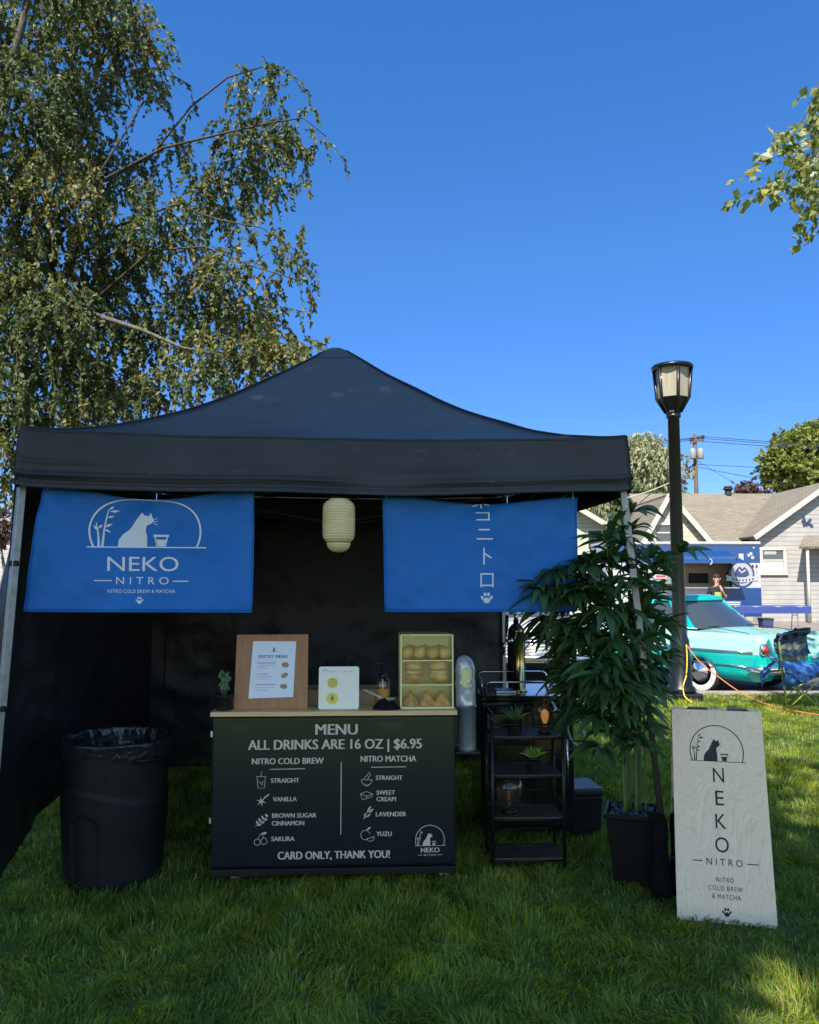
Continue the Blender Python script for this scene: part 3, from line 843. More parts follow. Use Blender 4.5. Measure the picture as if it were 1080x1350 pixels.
def roof_z(x, y):
    r = max(abs(x), abs(y)) / H
    e = 0.022 * (1 - (min(abs(x), abs(y)) / H) ** 2)            # eaves sag between the corners
    rr = math.sqrt(r * r + 0.0010) - 0.008
    z = EZ + PEAK * max(0.0, 1 - rr) ** 1.62 - e * r
    hip = 0.012 * math.exp(-((abs(x) - abs(y)) / 0.035) ** 2) * min(1, r * 3)
    a = math.atan2(y, x)
    ax_, rr_r = (x, r) if abs(y) >= abs(x) else (y, r)
    wr = mnoise.noise(Vector((x * 2.2, y * 2.2, 0))) * 0.016
    wr += mnoise.noise(Vector((ax_ * 1.1, rr_r * 11, 5))) * 0.012 * r                      # slack folds along the eaves
    wr -= abs(mnoise.noise(Vector((ax_ * 3.1 + rr_r * 2, rr_r * 5 - ax_, 9)))) * 0.012 * r
    return z + hip + wr * (1 - 0.6 * r)


def roof_pt(u, v):
    # ring by ring so the hips fall on mesh edges
    r = v ** 0.9
    t = u * 4; k = int(t) % 4; f = t - int(t)
    a = [(-1, -1), (1, -1), (1, 1), (-1, 1)][k]; c = [(1, -1), (1, 1), (-1, 1), (-1, -1)][k]
    x, y = (a[0] + (c[0] - a[0]) * f) * H * r, (a[1] + (c[1] - a[1]) * f) * H * r
    return Vector((x, y, roof_z(x, y)))
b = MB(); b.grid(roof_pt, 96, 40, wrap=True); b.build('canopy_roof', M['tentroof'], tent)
# the stitched patch at the tip
b = MB()
def cap_pt(u, v):
    p = roof_pt(u, (0.001 + 0.075 * v)); p.z += 0.006 - 0.004 * v; return p
b.grid(cap_pt, 48, 6, wrap=True); b.build('peak_patch', M['tentroof'], tent)

def on_roof(A, x, y, up):
    q = A @ Vector((x, y, 0)); q.z = roof_z(max(-H, min(H, q.x)), max(-H, min(H, q.y))) + up
    return q
for k in range(4):
    A = Matrix.Rotation(k * PI / 2, 4, 'Z')
    b = MB()
    def seam(fr):
        return [on_roof(A, fr * H * r_, -H * r_, .003) for r_ in [.05 + .95 * i / 40 for i in range(41)]]
    b.tube(seam(.999), .006, 5); b.build('hip_seam', M['tent'], tent)
    b = MB(); b.tube([on_roof(A, H * t_, -H - .004, -.004) for t_ in [-1 + 2 * i / 60 for i in range(61)]], .0045, 5); b.build('eave_seam', M['tent'], tent)
# valance, one strip per side
for k in range(4):
    A = Matrix.Rotation(k * PI / 2, 4, 'Z')
    def val_pt(u, v, k=k, A=A):
        x = (u * 2 - 1) * H
        e_ = A @ Vector((x, -H, 0)); zt = roof_z(e_.x, e_.y) + 0.004
        drop = 0.292 + 0.010 * mnoise.noise(Vector((x * 1.2, k * 3.1, 0)))
        out = 0.004 + 0.014 * math.sin(v * 1.5) + 0.016 * mnoise.noise(Vector((x * 1.1, v * 1.2, k))) * v
        hem = 0.020 * math.exp(-((v - 0.76 - .05 * mnoise.noise(Vector((x * .8, 3, k)))) / 0.03) ** 2) * (0.5 + 1.2 * mnoise.noise(Vector((x * 1.7, 0, 7 + k)))) + 0.012 * math.exp(-((v - 0.55) / 0.03) ** 2) * mnoise.noise(Vector((x * 1.1, 5, k))) - 0.008 * math.exp(-((v - 0.88) / 0.03) ** 2)
        p = Vector((x * (1 + 0.012 * v), -H - out - hem, zt - drop * v))
        return A @ p
    b = MB(); b.grid(val_pt, 110, 34); b.build('valance', M['tent'], tent, solid=0.003)

# legs: the pair in front lean outwards
def leg(top, low, mats, split=None):
    top, low = TI @ top, TI @ low
    d = (low - top); d *= (top.z - 0.0) / (top.z - low.z)
    bot = top + d; bot.z = 0.0
    b = MB()
    up = top - d.normalized() * 0.22
    m_ = top + (bot - top) * 0.52
    b.bar(up, m_, 0.036); b.bar(top + (bot - top) * 0.50, bot, 0.029, m=len(mats) - 1)
    o = b.build('leg', mats, tent, bevel=0.003)
    for t in (0.18, 0.52):
        c = MB(); c.box(top + (bot - top) * t, (0.046, 0.046, 0.028)); c.build('slider', M['blackplastic'], o, bevel=0.004)
    f = MB(); f.box(bot + Vector((0, 0, 0.006)), (0.10, 0.10, 0.008)); f.build('foot_plate', M['alu'], o)
    return top, bot
fl_t, fl_b = leg(P(28, 645, 4.10), P(1.5, 940, 4.06), [M['alu']])
fr_t, fr_b = leg(P(823, 655, 4.38), P(863, 1000, 4.36), [M['alu'], M['blackmetal']])
h2 = H - 0.05
leg(TM @ Vector((h2, h2, 2.2)), TM @ Vector((h2, h2, 0.4)), [M['alu']])
leg(TM @ Vector((-h2 - .10, h2 + .12, 2.2)), TM @ Vector((-h2 - .12, h2 + .13, 0.4)), [M['alu']])

# scissor truss under each side and the bars to the centre post
for k in range(4):
    A = Matrix.Rotation(k * PI / 2, 4, 'Z')
    b = MB()
    for (x0, x1) in ((-h2, 0), (0, h2)):
        zl, zh = (2.10, 2.31)
        b.bar(A @ Vector((x0, -h2, zh)), A @ Vector((x1, -h2 , zl)), 0.022, 0.012)
        b.bar(A @ Vector((x0, -h2 + .022, zl)), A @ Vector((x1, -h2 + .022, zh)), 0.022, 0.012)
    b.build('truss', M['truss'], tent)
b = MB()
for k in range(4):
    A = Matrix.Rotation(k * PI / 2, 4, 'Z')
    b.bar(A @ Vector((0, -h2, 2.05)), A @ Vector((0, -0.02, 2.30)), 0.022, 0.012)
    b.bar(A @ Vector((0, -h2, 2.28)), A @ Vector((0, -0.02, 2.02)), 0.022, 0.012)
b.bar((0, 0, 2.0), (0, 0, EZ + PEAK - 0.06), 0.03)
b.build('centre_post', M['truss'], tent)

# back wall and left wall, slack fabric with folds
def folds(x, z, s):
    a = mnoise.noise(Vector((x * 0.9, z * 0.9, s))) * 0.075
    c = mnoise.noise(Vector((x * 1.5 + z * 2.4, z * 0.5 - x * .2, s + 4))) * 0.045
    d = mnoise.noise(Vector((x * 5 - z * 3, z * 6, s + 9))) * 0.012
    e = abs(mnoise.noise(Vector((x * 2.2 + z * 1.7, z * 2.0 - x * 1.1, s + 14)))) * 0.035
    return a + c + d + e
def back_pt(u, v):
    x = -h2 - .14 + (2 * h2 + .14) * u
    zb = 0.02 + 0.03 * mnoise.noise(Vector((x * 1.4, 0, 2)))
    z = 2.16 + (zb - 2.16) * v
    k = min(1, u * 12) * min(1, (1 - u) * 12)
    return Vector((x, h2 + 0.035 + folds(x, z, 0) * (0.25 + 0.75 * v) * k, z))
b = MB(); b.grid(back_pt, 120, 90); b.build('back_wall', M['tentwall'], tent, solid=0.003)
# inner back valance band reads a little browner
def left_pt(u, v):
    front_x = fl_t.x + (fl_b.x - fl_t.x) * v
    x0 = front_x * (1 - u) + (-h2 - 0.03) * u
    y = fl_t.y * (1 - u) + (h2 + .10) * u
    hem = 0.03 + 0.30 * math.sin(min(1, u * 1.25) * PI) ** 0.8 if u < 0.8 else 0.03
    hem += 0.02 * mnoise.noise(Vector((u * 5, 3, 1)))
    z = 2.16 + (hem - 2.16) * v
    k = min(1, u * 9) * min(1, (1 - u) * 9)
    return Vector((x0 - 0.03 - folds(y, z, 30) * (0.3 + .7 * v) * k * 1.1, y, z))
b = MB(); b.grid(left_pt, 110, 90); b.build('side_wall', M['tentwall'], tent, solid=0.003)
# loose flap of the wall outside the front leg
def flap_pt(u, v):
    q = fl_t + (fl_b - fl_t) * (0.04 + 0.5 * v)
    return Vector((q.x - 0.02 - u * (0.05 + 0.10 * v * (1 - .3 * v)), q.y + 0.05 + 0.10 * u + .02 * math.sin(v * 9), q.z + 0.04))
b = MB(); b.grid(flap_pt, 10, 30); b.build('wall_flap', M['tentwall'], tent, solid=0.003)
# zip seam strap in the back corner
b = MB(); c0 = TI @ P(221, 815, 7.0); 
b.bar((-h2 + .06, h2 - 0.005, 1.35), (-h2 + .06, h2 - .005, 0.7), 0.010, 0.004); b.box((-h2 + .06, h2 - .01, 1.32), (0.03, .015, 0.045))
b.build('zip_strap', M['blackplastic'], tent)
# black weight bag on the foot of the leg beside the planter
wb = TM @ fr_b
t = thing('weight_bag', 'black fabric weight bag wrapped round the tent leg by the planter', 'weight bag', (wb.x, wb.y, 0), 0.2)
def bag_pt(dx):
    def fn(u, v):
        th = 2 * PI * u; a = 1.0 - 0.35 * v + 0.08 * math.sin(v * 9)
        if v < .06: a *= .8
        k = 1 + .08 * mnoise.noise(Vector((math.cos(th), math.sin(th), v * 4 + dx * 9)))
        return Vector((dx * .85 + 0.05 * a * k * math.cos(th), 0.075 * a * k * math.sin(th), 0.005 + 0.40 * v))
    return fn
for dx in (-0.065, 0.065):
    b = MB(); b.grid(bag_pt(dx), 24, 24, wrap=True); b.blob((dx, 0, 0.40), 0.042, 0.055, 0.025); b.build('sand_pouch', M['cloth'], t)
b = MB(); b.bar((-.10, -.07, .22), (.10, -.07, .22), .03, .006); b.build('strap', M['blackplastic'], t)

# ================================================================== BANNERS
def banner(name, label, corners, m, sag, seed, tieY):
    """corners: TL, TR, BL, BR as photo pixels at a measured distance; returns root and a mapper from measured pixels to its face"""
    (tl, tr, bl, br) = corners
    c = [P(*q) for q in corners]
    org = (c[0] + c[1] + c[2] + c[3]) / 4
    root = thing(name, label, 'banner', org)
    x0t, x1t, x0b, x1b, yt, yb = tl[0], tr[0], bl[0], br[0], (tl[1] + tr[1]) / 2, (bl[1] + br[1]) / 2
    def S(u, v, off=0.0):
        p = (c[0] * (1 - u) + c[1] * u) * (1 - v) + (c[2] * (1 - u) + c[3] * u) * v
        w = 0.030 * mnoise.noise(Vector((u * 2.3, v * 1.3, seed))) + 0.022 * mnoise.noise(Vector((u * 5 + v * 3, v * 2, seed + 3))) * (1 - .5 * v) + .006 * mnoise.noise(Vector((u * 11 - v * 6, v * 5, seed + 8)))
        w += 0.03 * math.sin(PI * u) * (1 - v) ** 2
        p = p - org
        p.y += w - off
        p.z -= sag * (max(0.0, math.sin(PI * min(1, max(0, (u - .12) / .8)))) ** 1.3) * max(0.0, 1 - v / 0.25) ** 2
        return p
    b = MB(); b.grid(lambda u, v: S(u, v), 60, 36); b.build('banner_sheet', m, root, solid=0.002)
    # hem and ties
    h = MB(); h.tube([S(i / 40, 1.0, 0.002) for i in range(41)], 0.0035, 6); h.tube([S(0.0, i / 20, .001) for i in range(21)], .003, 6); h.tube([S(1.0, i / 20, .001) for i in range(21)], .003, 6)
    h.build('hem', m, root)
    for u in (0.02, 0.98):
        q = S(u, 0.01); t = MB(); t.tube([q, q + Vector((0, 0.01, 0.05)), q + Vector((0.01, .02, 0.14))], 0.003, 5); t.build('tie_cord', M['white_print'], root)
    def fn(px, py):
        v = (py - yt) / (yb - yt)
        a, e = x0t + (x0b - x0t) * v, x1t + (x1b - x1t) * v
        return S((px - a) / (e - a), v, 0.0022)
    return root, fn

root, fn = banner('banner', 'blue banner with white cat logo and the words NEKO NITRO under the valance',
                  [(57, 643, 4.13), (335, 645, 4.22), (30, 806, 4.12), (332, 807, 4.21)], M['banner'], 0.055, 2.0, 0)
f = Flat(); f.logo(189, 722, 146, 0.745, 0.013); f.build('cat_logo', fn, M['white_print'], root, 5.0)
f = Flat(); f.text(SIGN[0], 140, 233, 744, 18.5); f.text(SIGN[1], 151, 220, 766, 9.5); f.stroke([(124, 766), (145.5, 766)], 1.4); f.stroke([(225.5, 766.5), (246.5, 766.5)], 1.4)
f.text(SIGN[2], 140.5, 229, 779.8, 4.6); f.build('lettering', fn, M['white_print'], root, 5.0)
f = Flat(); f.paw(183, 792, 5.2); f.build('paw_print', fn, M['white_print'], root, 5.0)

root, fn = banner('banner', 'blue banner with white vertical Japanese lettering and a paw beside the potted palm',
                  [(505, 655, 4.30), (761, 656, 4.40), (508, 806, 4.29), (761, 806, 4.39)], M['banner'], 0.035, 8.0, 0)
f = Flat()
k = lambda pts: [(500 + x / 3.857, 630 + y / 3.857) for x, y in pts]
for st in ([(515, 96), (515, 134)], [(503, 100), (470, 121)], [(530, 97), (556, 112)], [(486, 168), (556, 168)], [(553, 165), (553, 217)], [(490, 212), (555, 212)],
           [(500, 265), (556, 265)], [(490, 312), (573, 312)], [(528, 357), (528, 443)], [(528, 385), (566, 409)],
           [(510, 490), (577, 490)], [(513, 490), (513, 558)], [(573, 490), (573, 558)], [(513, 548), (573, 548)]):
    f.stroke(k(st), 1.9)
f.build('lettering', fn, M['white_print'], root, 5.0)
f = Flat(); f.paw(640.5, 789, 8.2); f.build('paw_print', fn, M['white_print'], root, 5.0)

# ================================================================== PAPER LANTERN
lp = P(447, 655, 4.22)
t = thing('paper_lantern', 'cream ribbed paper lantern hanging between the two blue banners', 'lantern', (lp.x, lp.y, lp.z - 0.30))
def lan(u, v):
    z = v
    r = 0.083 * (1 - abs(2 * z - 1) ** 7) ** 0.5 if 0 < z < 1 else 0
    r = max(r, 0.052)
    r *= 1 + 0.018 * math.cos(v * 2 * PI * 17)
    th = 2 * PI * u
    return Vector((r * math.cos(th), r * math.sin(th), 0.055 + 0.235 * z))
b = MB(); b.grid(lan, 48, 136, wrap=True); b.build('shade', M['lantern'], t)
def lan2(u, v):
    r = 0.060 * math.sqrt(max(0.0, 1 - (1 - v) ** 2)) * (1 + .02 * math.cos(v * 2 * PI * 5)) + .002
    th = 2 * PI * u; return Vector((r * math.cos(th), r * math.sin(th), 0.012 + 0.05 * v))
b = MB(); b.grid(lan2, 40, 30, wrap=True); b.build('lower_cap', M['lantern'], t)
b = MB(); b.tube([(0.052 * math.cos(a), .052 * math.sin(a), .291) for a in [2 * PI * i / 24 for i in range(24)]], .004, 6, closed=True)
b.tube([(-.05, 0, .291), (0, 0, .34), (.05, 0, .291)], .0015, 5); b.tube([(0, 0, .34), (0, 0, .42)], .0015, 5); b.build('wire_hanger', M['blackmetal'], t)

# ================================================================== MENU COUNTER
CY = 4.45
cl, cr = P(281, 938, CY), P(600, 936, CY + 0.06)
ang = math.atan2(cr.y - cl.y, cr.x - cl.x)
CW = math.hypot(cr.x - cl.x, cr.y - cl.y)
CH = (cl.z + cr.z) / 2
cm = (cl + cr) / 2
counter = thing('menu_counter', 'dark rolling counter with printed drinks menu front and pale plywood top', 'counter', (cm.x, cm.y, 0), ang)
CMX = Matrix.Translation((cm.x, cm.y, 0)) @ Matrix.Rotation(ang, 4, 'Z')
CD = 0.52
zb = 0.075
PXW = CW / 319.0
b = MB(); b.box((0, CD / 2, (CH - 0.03 + zb) / 2 + .01), (CW - 0.02, CD - 0.01, CH - 0.03 - zb - 0.02)); b.build('cabinet', M['blackplastic'], counter, bevel=0.006)
b = MB()
def board(u, v):
    z = zb + 0.035 + (CH - 0.030 - zb - 0.035) * v
    x = (u - .5) * (CW - 0.004)
    w = 0.004 * mnoise.noise(Vector((x * 3, z * 2, 0))) + 0.006 * math.exp(-((v - .97) / .03) ** 2) * mnoise.noise(Vector((x * 5, 0, 4)))
    return Vector((x, -0.008 + w, z))
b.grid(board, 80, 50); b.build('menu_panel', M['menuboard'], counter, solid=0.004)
b = MB(); b.box((0, 0.0, zb + 0.012), (CW, 0.03, 0.036)); b.build('kick_rail', M['blackplastic'], counter, bevel=0.004)
b = MB(); b.box((0, CD / 2 - 0.012, CH - 0.012), (CW + 0.02, CD + 0.03, 0.024)); b.build('countertop', M['counterwood'], counter, bevel=0.003)
for sx in (-CW / 2 + .13, CW / 2 - .06):
    for sy in (0.05, CD - .06):
        b = MB(); b.box((sx, sy, zb - .012), (.05, .05, .025)); b.box((sx, sy, 0.045), (.035, .028, .055)); 
        o = b.build('caster', M['steel'], counter)
        w = MB(); w.tube([(sx - .012, sy, .027), (sx + .012, sy, .027)], .026, 16); w.build('wheel', M['blackplastic'], o)
for z in (.80, .35):
    b = MB(); b.box((-CW / 2 - .006, .02, z), (.012, .02, .03)); b.build('latch', M['steel'], counter)

def mfn(px, py):
    x = (px - 440.5) * PXW; z = CH - (py - 937) * PXW * 0.992
    v = (z - zb - .035) / (CH - 0.030 - zb - 0.035); u = x / (CW - 0.004) + .5
    p = board(u, v); p.y -= 0.0035; return p
def T_(s, sp=1.0): return (s, B, sp)
f = Flat()
f.text(T_("MENU"), 415, 471, 961, 13.6); f.text(T_("ALL DRINKS ARE 16 OZ | $6.95"), 327.6, 555.6, 980.3, 12.4)
f.text(T_("NITRO COLD BREW"), 333, 426.5, 1001.5, 7.6); f.text(T_("NITRO MATCHA"), 474.7, 548.3, 999.8, 7.6)
f.stroke([(356.6, 1012), (402, 1011.6)], 0.9); f.stroke([(489, 1010.8), (535, 1010.4)], 0.9); f.stroke([(449.5, 1003.5), (449.5, 1097)], 1.0)
for s, x0, x1, y in (("STRAIGHT", 358, 395, 1026.5), ("VANILLA", 360.7, 392, 1050.5), ("BROWN SUGAR", 360, 417.7, 1071.5), ("CINNAMON", 360, 402, 1081.3), ("SAKURA", 359.4, 389.6, 1101.2),
                     ("STRAIGHT", 494.8, 530, 1024.5), ("SWEET", 495.8, 520.5, 1043.6), ("CREAM", 495.8, 521.5, 1052), ("LAVENDER", 495, 535, 1071.4), ("YUZU", 495.8, 516, 1096.6)):
    f.text(T_(s), x0, x1, y, 5.6)
f.text(T_("CARD ONLY, THANK YOU!"), 368, 513.7, 1122.5, 9.6)
f.text(T_("NEKO"), 554, 578.6, 1118, 6.0); f.text(("NITRO", B, 1.6), 558, 574, 1124.3, 2.4); f.stroke([(550, 1124.3), (556, 1124.3)], .6); f.stroke([(576, 1124.3), (582, 1124.3)], .6)
f.build('menu_lettering', mfn, M['menu_print'], counter)
f = Flat(); f.logo(566, 1112.5, 38, 1.0, 0.016); f.build('cat_logo', mfn, M['menu_print'], counter)
f = Flat(); w = 0.65
# cup with straw, vanilla flower, leafy sprig, cherries
f.stroke([(339, 1021), (352, 1021)], w); f.stroke([(340, 1022), (341.5, 1036), (349.5, 1036), (351, 1022)], w); f.stroke([(345, 1021), (345.5, 1016), (347, 1015)], w); f.stroke([(342, 1027), (345, 1030), (348, 1027), (346, 1033)], w)
for a in range(6):
    t = a * PI / 3 + .3; f.poly([(346 + 1.2 * math.cos(t + 1.2), 1053 + 1.2 * math.sin(t + 1.2)), (346 + 7 * math.cos(t), 1053 + 7 * math.sin(t)), (346 + 1.2 * math.cos(t - 1.2), 1053 + 1.2 * math.sin(t - 1.2))])
f.stroke([(349, 1049), (356, 1044)], 1.6)
f.stroke([(339, 1085), (346, 1078), (355, 1072)], w)
for (x, y, r_) in ((341, 1080, 1.2), (344, 1076.5, 1.0), (348, 1073.5, .9), (344, 1083, -.2), (348, 1080, -.2), (352, 1076.5, -.1), (353, 1071, .6)):
    f.ell(x, y, 2.6, 1.2, r_, 10)
f.arc(341.5, 1105, 4, 4, 0, 2 * PI, w, 20); f.arc(350, 1104, 4, 4, 0, 2 * PI, w, 20); f.stroke([(342, 1101), (346, 1094), (350, 1100)], w); f.poly([(346, 1094), (351, 1092), (354, 1093), (350, 1096)])
# matcha bowl, sugar box, lavender, yuzu
f.arc(483, 1027, 7, 7, PI, 2 * PI, w, 16); f.stroke([(476, 1027), (490, 1027)], w); f.stroke([(479, 1026), (487, 1017), (488, 1020), (484, 1026)], w); f.stroke([(481, 1034.5), (486, 1034.5)], w)
f.stroke([(475, 1045), (483, 1042), (491, 1045.5), (490, 1049), (477, 1052.5), (475, 1045)], w); f.stroke([(475, 1045.4), (483, 1048), (491, 1045.5)], w); f.stroke([(483, 1048), (483, 1051)], w)
f.stroke([(479, 1078), (485, 1066), (489, 1061)], w); f.ell(486, 1065, 4, 1.3, 2.1, 10); f.ell(489, 1067, 4, 1.2, 2.4, 10); f.ell(481, 1073, 3, 1, 1.2, 10); f.ell(485.5, 1073, 3, 1, 2.4, 10)
f.arc(481.5, 1098, 6, 6, .2, 2 * PI - 1.0, w, 22); f.arc(488, 1101, 5, 5, PI + .3, 2 * PI + .3, w, 14); f.stroke([(483, 1103), (493, 1100)], w); f.poly([(482, 1092), (486, 1088), (489, 1088), (486, 1091)])
f.build('menu_icon', mfn, M['menu_print'], counter)


def on_counter(px, dy=0.0):
    """spot on the counter top: dy metres behind its front edge, under the measured column"""
    d = ray(px, 930); org = Vector((0, 0, CAM_Z))
    Y = CY
    for _ in range(6):
        p = org + d * (Y / d.y); q = CMX.inverted() @ Vector((p.x, p.y, 0)); Y += (dy - q.y)
    return Vector((p.x, p.y, CH + 0.0005))

# succulent in a small pot
def leaf_shape(mb, base, tip, w, th=0.3, n=6, m=0, bend=None):
    """fleshy pointed leaf"""
    base, tip = Vector(base), Vector(tip)
    d = tip - base; L = d.length
    pts = [base + d * (i / n) + ((bend or Vector((0, 0, 0))) * math.sin(PI * i / n)) for i in range(n + 1)]
    rad = [w * (0.5 + 0.5 * math.sin(PI * min(1, (i / n) * 1.1 + .12))) * (1 - (i / n) ** 4) + 0.0006 for i in range(n + 1)]
    mb.tube(pts, rad, 6, m)
p = on_counter(295, 0.05)
t = thing('potted_succulent', 'grey green jade succulent in black pot beside the brown frame', 'potted plant', p)
b = MB(); b.lathe([(.036, 0), (.042, .005), (.047, .07), (.050, .072), (.050, .085), (.044, .085), (.042, .07)], 28); b.build('pot', M['pot'], t)
b = MB(); b.lathe([(.042, .068), (.0, .074)], 20, cap=False); b.build('soil', M['soil'], t)
b = MB(); rg_ = random.Random(3)
for s in range(5):
    a = s * 1.3; top = Vector((.022 * math.cos(a), .02 * math.sin(a), .15 + .05 * rg_.random()))
    b.tube([(.008 * math.cos(a), .008 * math.sin(a), .07), top * .7 + Vector((0, 0, .02)), top], [.005, .004, .003], 6)
    for j in range(9):
        q = Vector((0, 0, .085)).lerp(top, (j + 1) / 9 if j else .2); an = rg_.uniform(0, 6.28)
        d = Vector((math.cos(an), math.sin(an), rg_.uniform(.3, 1.1))).normalized()
        b.blob(q + d * .014, .010, .010, .013, 8, 6)
b.build('succulent_leaves', M['succ'], t)

# brown frame with pastry menu
p = on_counter(357, 0.07)
FW, FH_ = 98 * PXW, 99 * PXW
t = thing('pastry_menu_frame', 'brown wooden frame holding a pale blue paper pastry menu', 'menu frame', p, ang + 0.02)
tilt = Matrix.Rotation(R(-8), 4, 'X')
def ffn(x, z, d): return tilt @ Vector((x, d, z))
b = MB(); b.prism([(-FW / 2, 0), (FW / 2, 0), (FW / 2 - .003, FH_), (-FW / 2 + .003, FH_)], ffn, 0.018); b.build('frame_board', M['framewood'], t, bevel=0.002)
b = MB(); b.bar(ffn(0, FH_ * .7, .018), Vector((0, .17, 0.004)), .05, .006); b.build('easel_back', M['framewood'], t)
K = PXW
ppr = [((331 - 357) * K, (932 - 842) * K), ((389 - 357) * K, (932 - 842.5) * K), ((386.5 - 357) * K, (932 - 916.5) * K), ((327 - 357) * K, (932 - 918) * K)]
b = MB(); b.prism(ppr, lambda x, z, d: ffn(x, z, -d - .0008), 0.0012); pg = b.build('menu_paper', M['paper'], t)
def pfn(px, py): return ffn((px - 357) * K, (931.5 - py) * K, -0.0035)
f = Flat(); f.text(("PASTRY MENU", B, 1.05), 339, 378, 862.3, 4.2)
for (x0, x1, y, w) in ((337, 365, 870.8, 1.1), (338, 362, 874, .5), (338, 352, 877, .5), (337, 353, 885.5, .9), (337, 360, 889, .45), (337, 356, 892, .45), (336, 364, 899.5, 1.0), (336, 362, 903.5, .45), (336, 354, 907, .45)):
    n = int((x1 - x0) / 2.2)
    for i in range(n):
        f.stroke([(x0 + i * 2.2, y), (x0 + i * 2.2 + 1.7, y)], w)
f.poly([(357.2, 855.5), (359.2, 849.5), (360.4, 850.5), (361, 855.5)]); f.stroke([(354, 855.7), (365, 855.7)], .4)
f.build('menu_text', pfn, M['papertext'], pg)
f = Flat(); f.ell(375, 873.5, 5, 3.6, .1); f.ell(374.5, 887.5, 5, 3.2, -.5); f.ell(373.5, 902, 5, 3.3, .1); f.build('pastry_picture', pfn, M['pastryink'], pg)

# white acrylic card with yellow badges
p = on_counter(446.5, 0.05)
t = thing('contact_card', 'small white acrylic sign with two round yellow badges', 'sign', p, ang)
def rr(w, h, r, n=5):
    out = []
    for cx, cy, a0 in ((w / 2 - r, r, -PI / 2), (w / 2 - r, h - r, 0), (-w / 2 + r, h - r, PI / 2), (-w / 2 + r, r, PI)):
        out += [(cx + r * math.cos(a0 + PI / 2 * i / n), cy + r * math.sin(a0 + PI / 2 * i / n)) for i in range(n + 1)]
    return out
b = MB(); b.prism(rr(54 * K, 56 * K, .012), ffn, 0.004); b.build('card', M['acrylicwhite'], t)
b = MB(); b.bar(ffn(-.05, .1, .006), (-.05, .07, .004), .02, .004); b.bar(ffn(.05, .1, .006), (.05, .07, .004), .02, .004); b.build('stand_foot', M['clear'], t)
def qfn(px, py): return ffn((px - 446.5) * K, (929 - py) * K, -0.0012)
f = Flat(); f.ell(438, 894.5, 7.6, 7.2, 0, 8); f.ell(438, 915, 8, 7.6, 0, 24); f.build('badge', qfn, M['yellow'], t)
def qfn2(px, py): return ffn((px - 446.5) * K, (929 - py) * K, -0.0024)
f = Flat(); f.stroke([(433.5, 890), (442.5, 890), (442.5, 899), (433.5, 899), (433.5, 890)], .7); f.arc(438, 894.5, 2.4, 2.4, 0, 2 * PI, .7, 16); f.ell(441, 891.4, .5, .5)
f.poly([(439, 909.5), (434.5, 915.8), (437.6, 915.8), (436.5, 920.5), (441.5, 913.8), (438.4, 913.8)])
f.stroke([(427, 881), (425, 879), (427, 876.5), (430, 877), (432, 881), (434, 878.5), (437, 881), (440, 878.5), (443, 880)], .5); f.stroke([(452, 880.5), (455, 878.5), (458, 880.5)], .5); f.stroke([(461, 880.5), (464, 879), (467, 880.5)], .5)
f.build('card_print', qfn2, M['papertext'], t)

# tan tray box behind the card
p = on_counter(452, 0.30)
t = thing('tray_box', 'open tan wooden tray box standing behind the white sign', 'box', p, ang)
b = MB(); w_, d_, h_ = .50, .20, .085; th = .010
for (c, s) in (((0, -d_ / 2, h_ / 2), (w_, th, h_)), ((0, d_ / 2, h_ / 2), (w_, th, h_)), ((-w_ / 2 + th / 2, 0, h_ / 2), (th, d_ - th, h_ - .004)), ((w_ / 2 - th / 2, 0, h_ / 2), (th, d_ - th, h_ - .004)), ((0, 0, th / 2 + .001), (w_ - 2 * th, d_ - th, th))):
    b.box(c, s)
b.build('tray', M['tan'], t, bevel=.002)
# two dark pump bottles behind the card
for i, px in enumerate((432, 464)):
    p = on_counter(px, 0.29); p.z += 0.012
    t = thing('pump_bottle', ['dark pump bottle behind the white sign, the one nearer the brown frame', 'dark pump bottle behind the white sign, the one nearer the syrup bottle'][i], 'bottle', p, .4 * i, 'dark pump bottles in the tray')
    b = MB(); b.lathe([(.026, 0), (.03, .004), (.03, .15), (.012, .175), (.012, .19)], 24); b.build('bottle_body', M['glossblack'], t)
    b = MB(); b.lathe([(.014, .19), (.014, .205), (.004, .206), (.004, .235)], 16); b.box((-.014, 0, .238), (.045, .012, .010)); b.build('pump', M['blackplastic'], t)

# amber syrup bottle
p = on_counter(504.5, 0.20)
t = thing('syrup_bottle', 'clear glass bottle half full of amber syrup with a dark pump', 'bottle', p)
b = MB(); b.lathe([(.036, 0), (.042, .006), (.042, .125), (.036, .145), (.020, .155)], 32, cap=False); b.build('glass_body', M['clear'], t)
b = MB(); b.lathe([(.038, .004), (.0395, .01), (.0395, .088)], 32); b.build('syrup', M['syrup'], t)
b = MB(); b.lathe([(.022, .150), (.022, .172), (.006, .175), (.005, .22)], 20); b.tube([(0, 0, .222), (-.012, 0, .232), (-.05, 0, .228)], [.006, .006, .003], 8); b.build('pump', M['glossblack'], t)
b = MB(); b.tube([(0, 0, .16), (.004, 0, .02)], .003, 6); b.build('dip_tube', M['whiteplastic'], t)

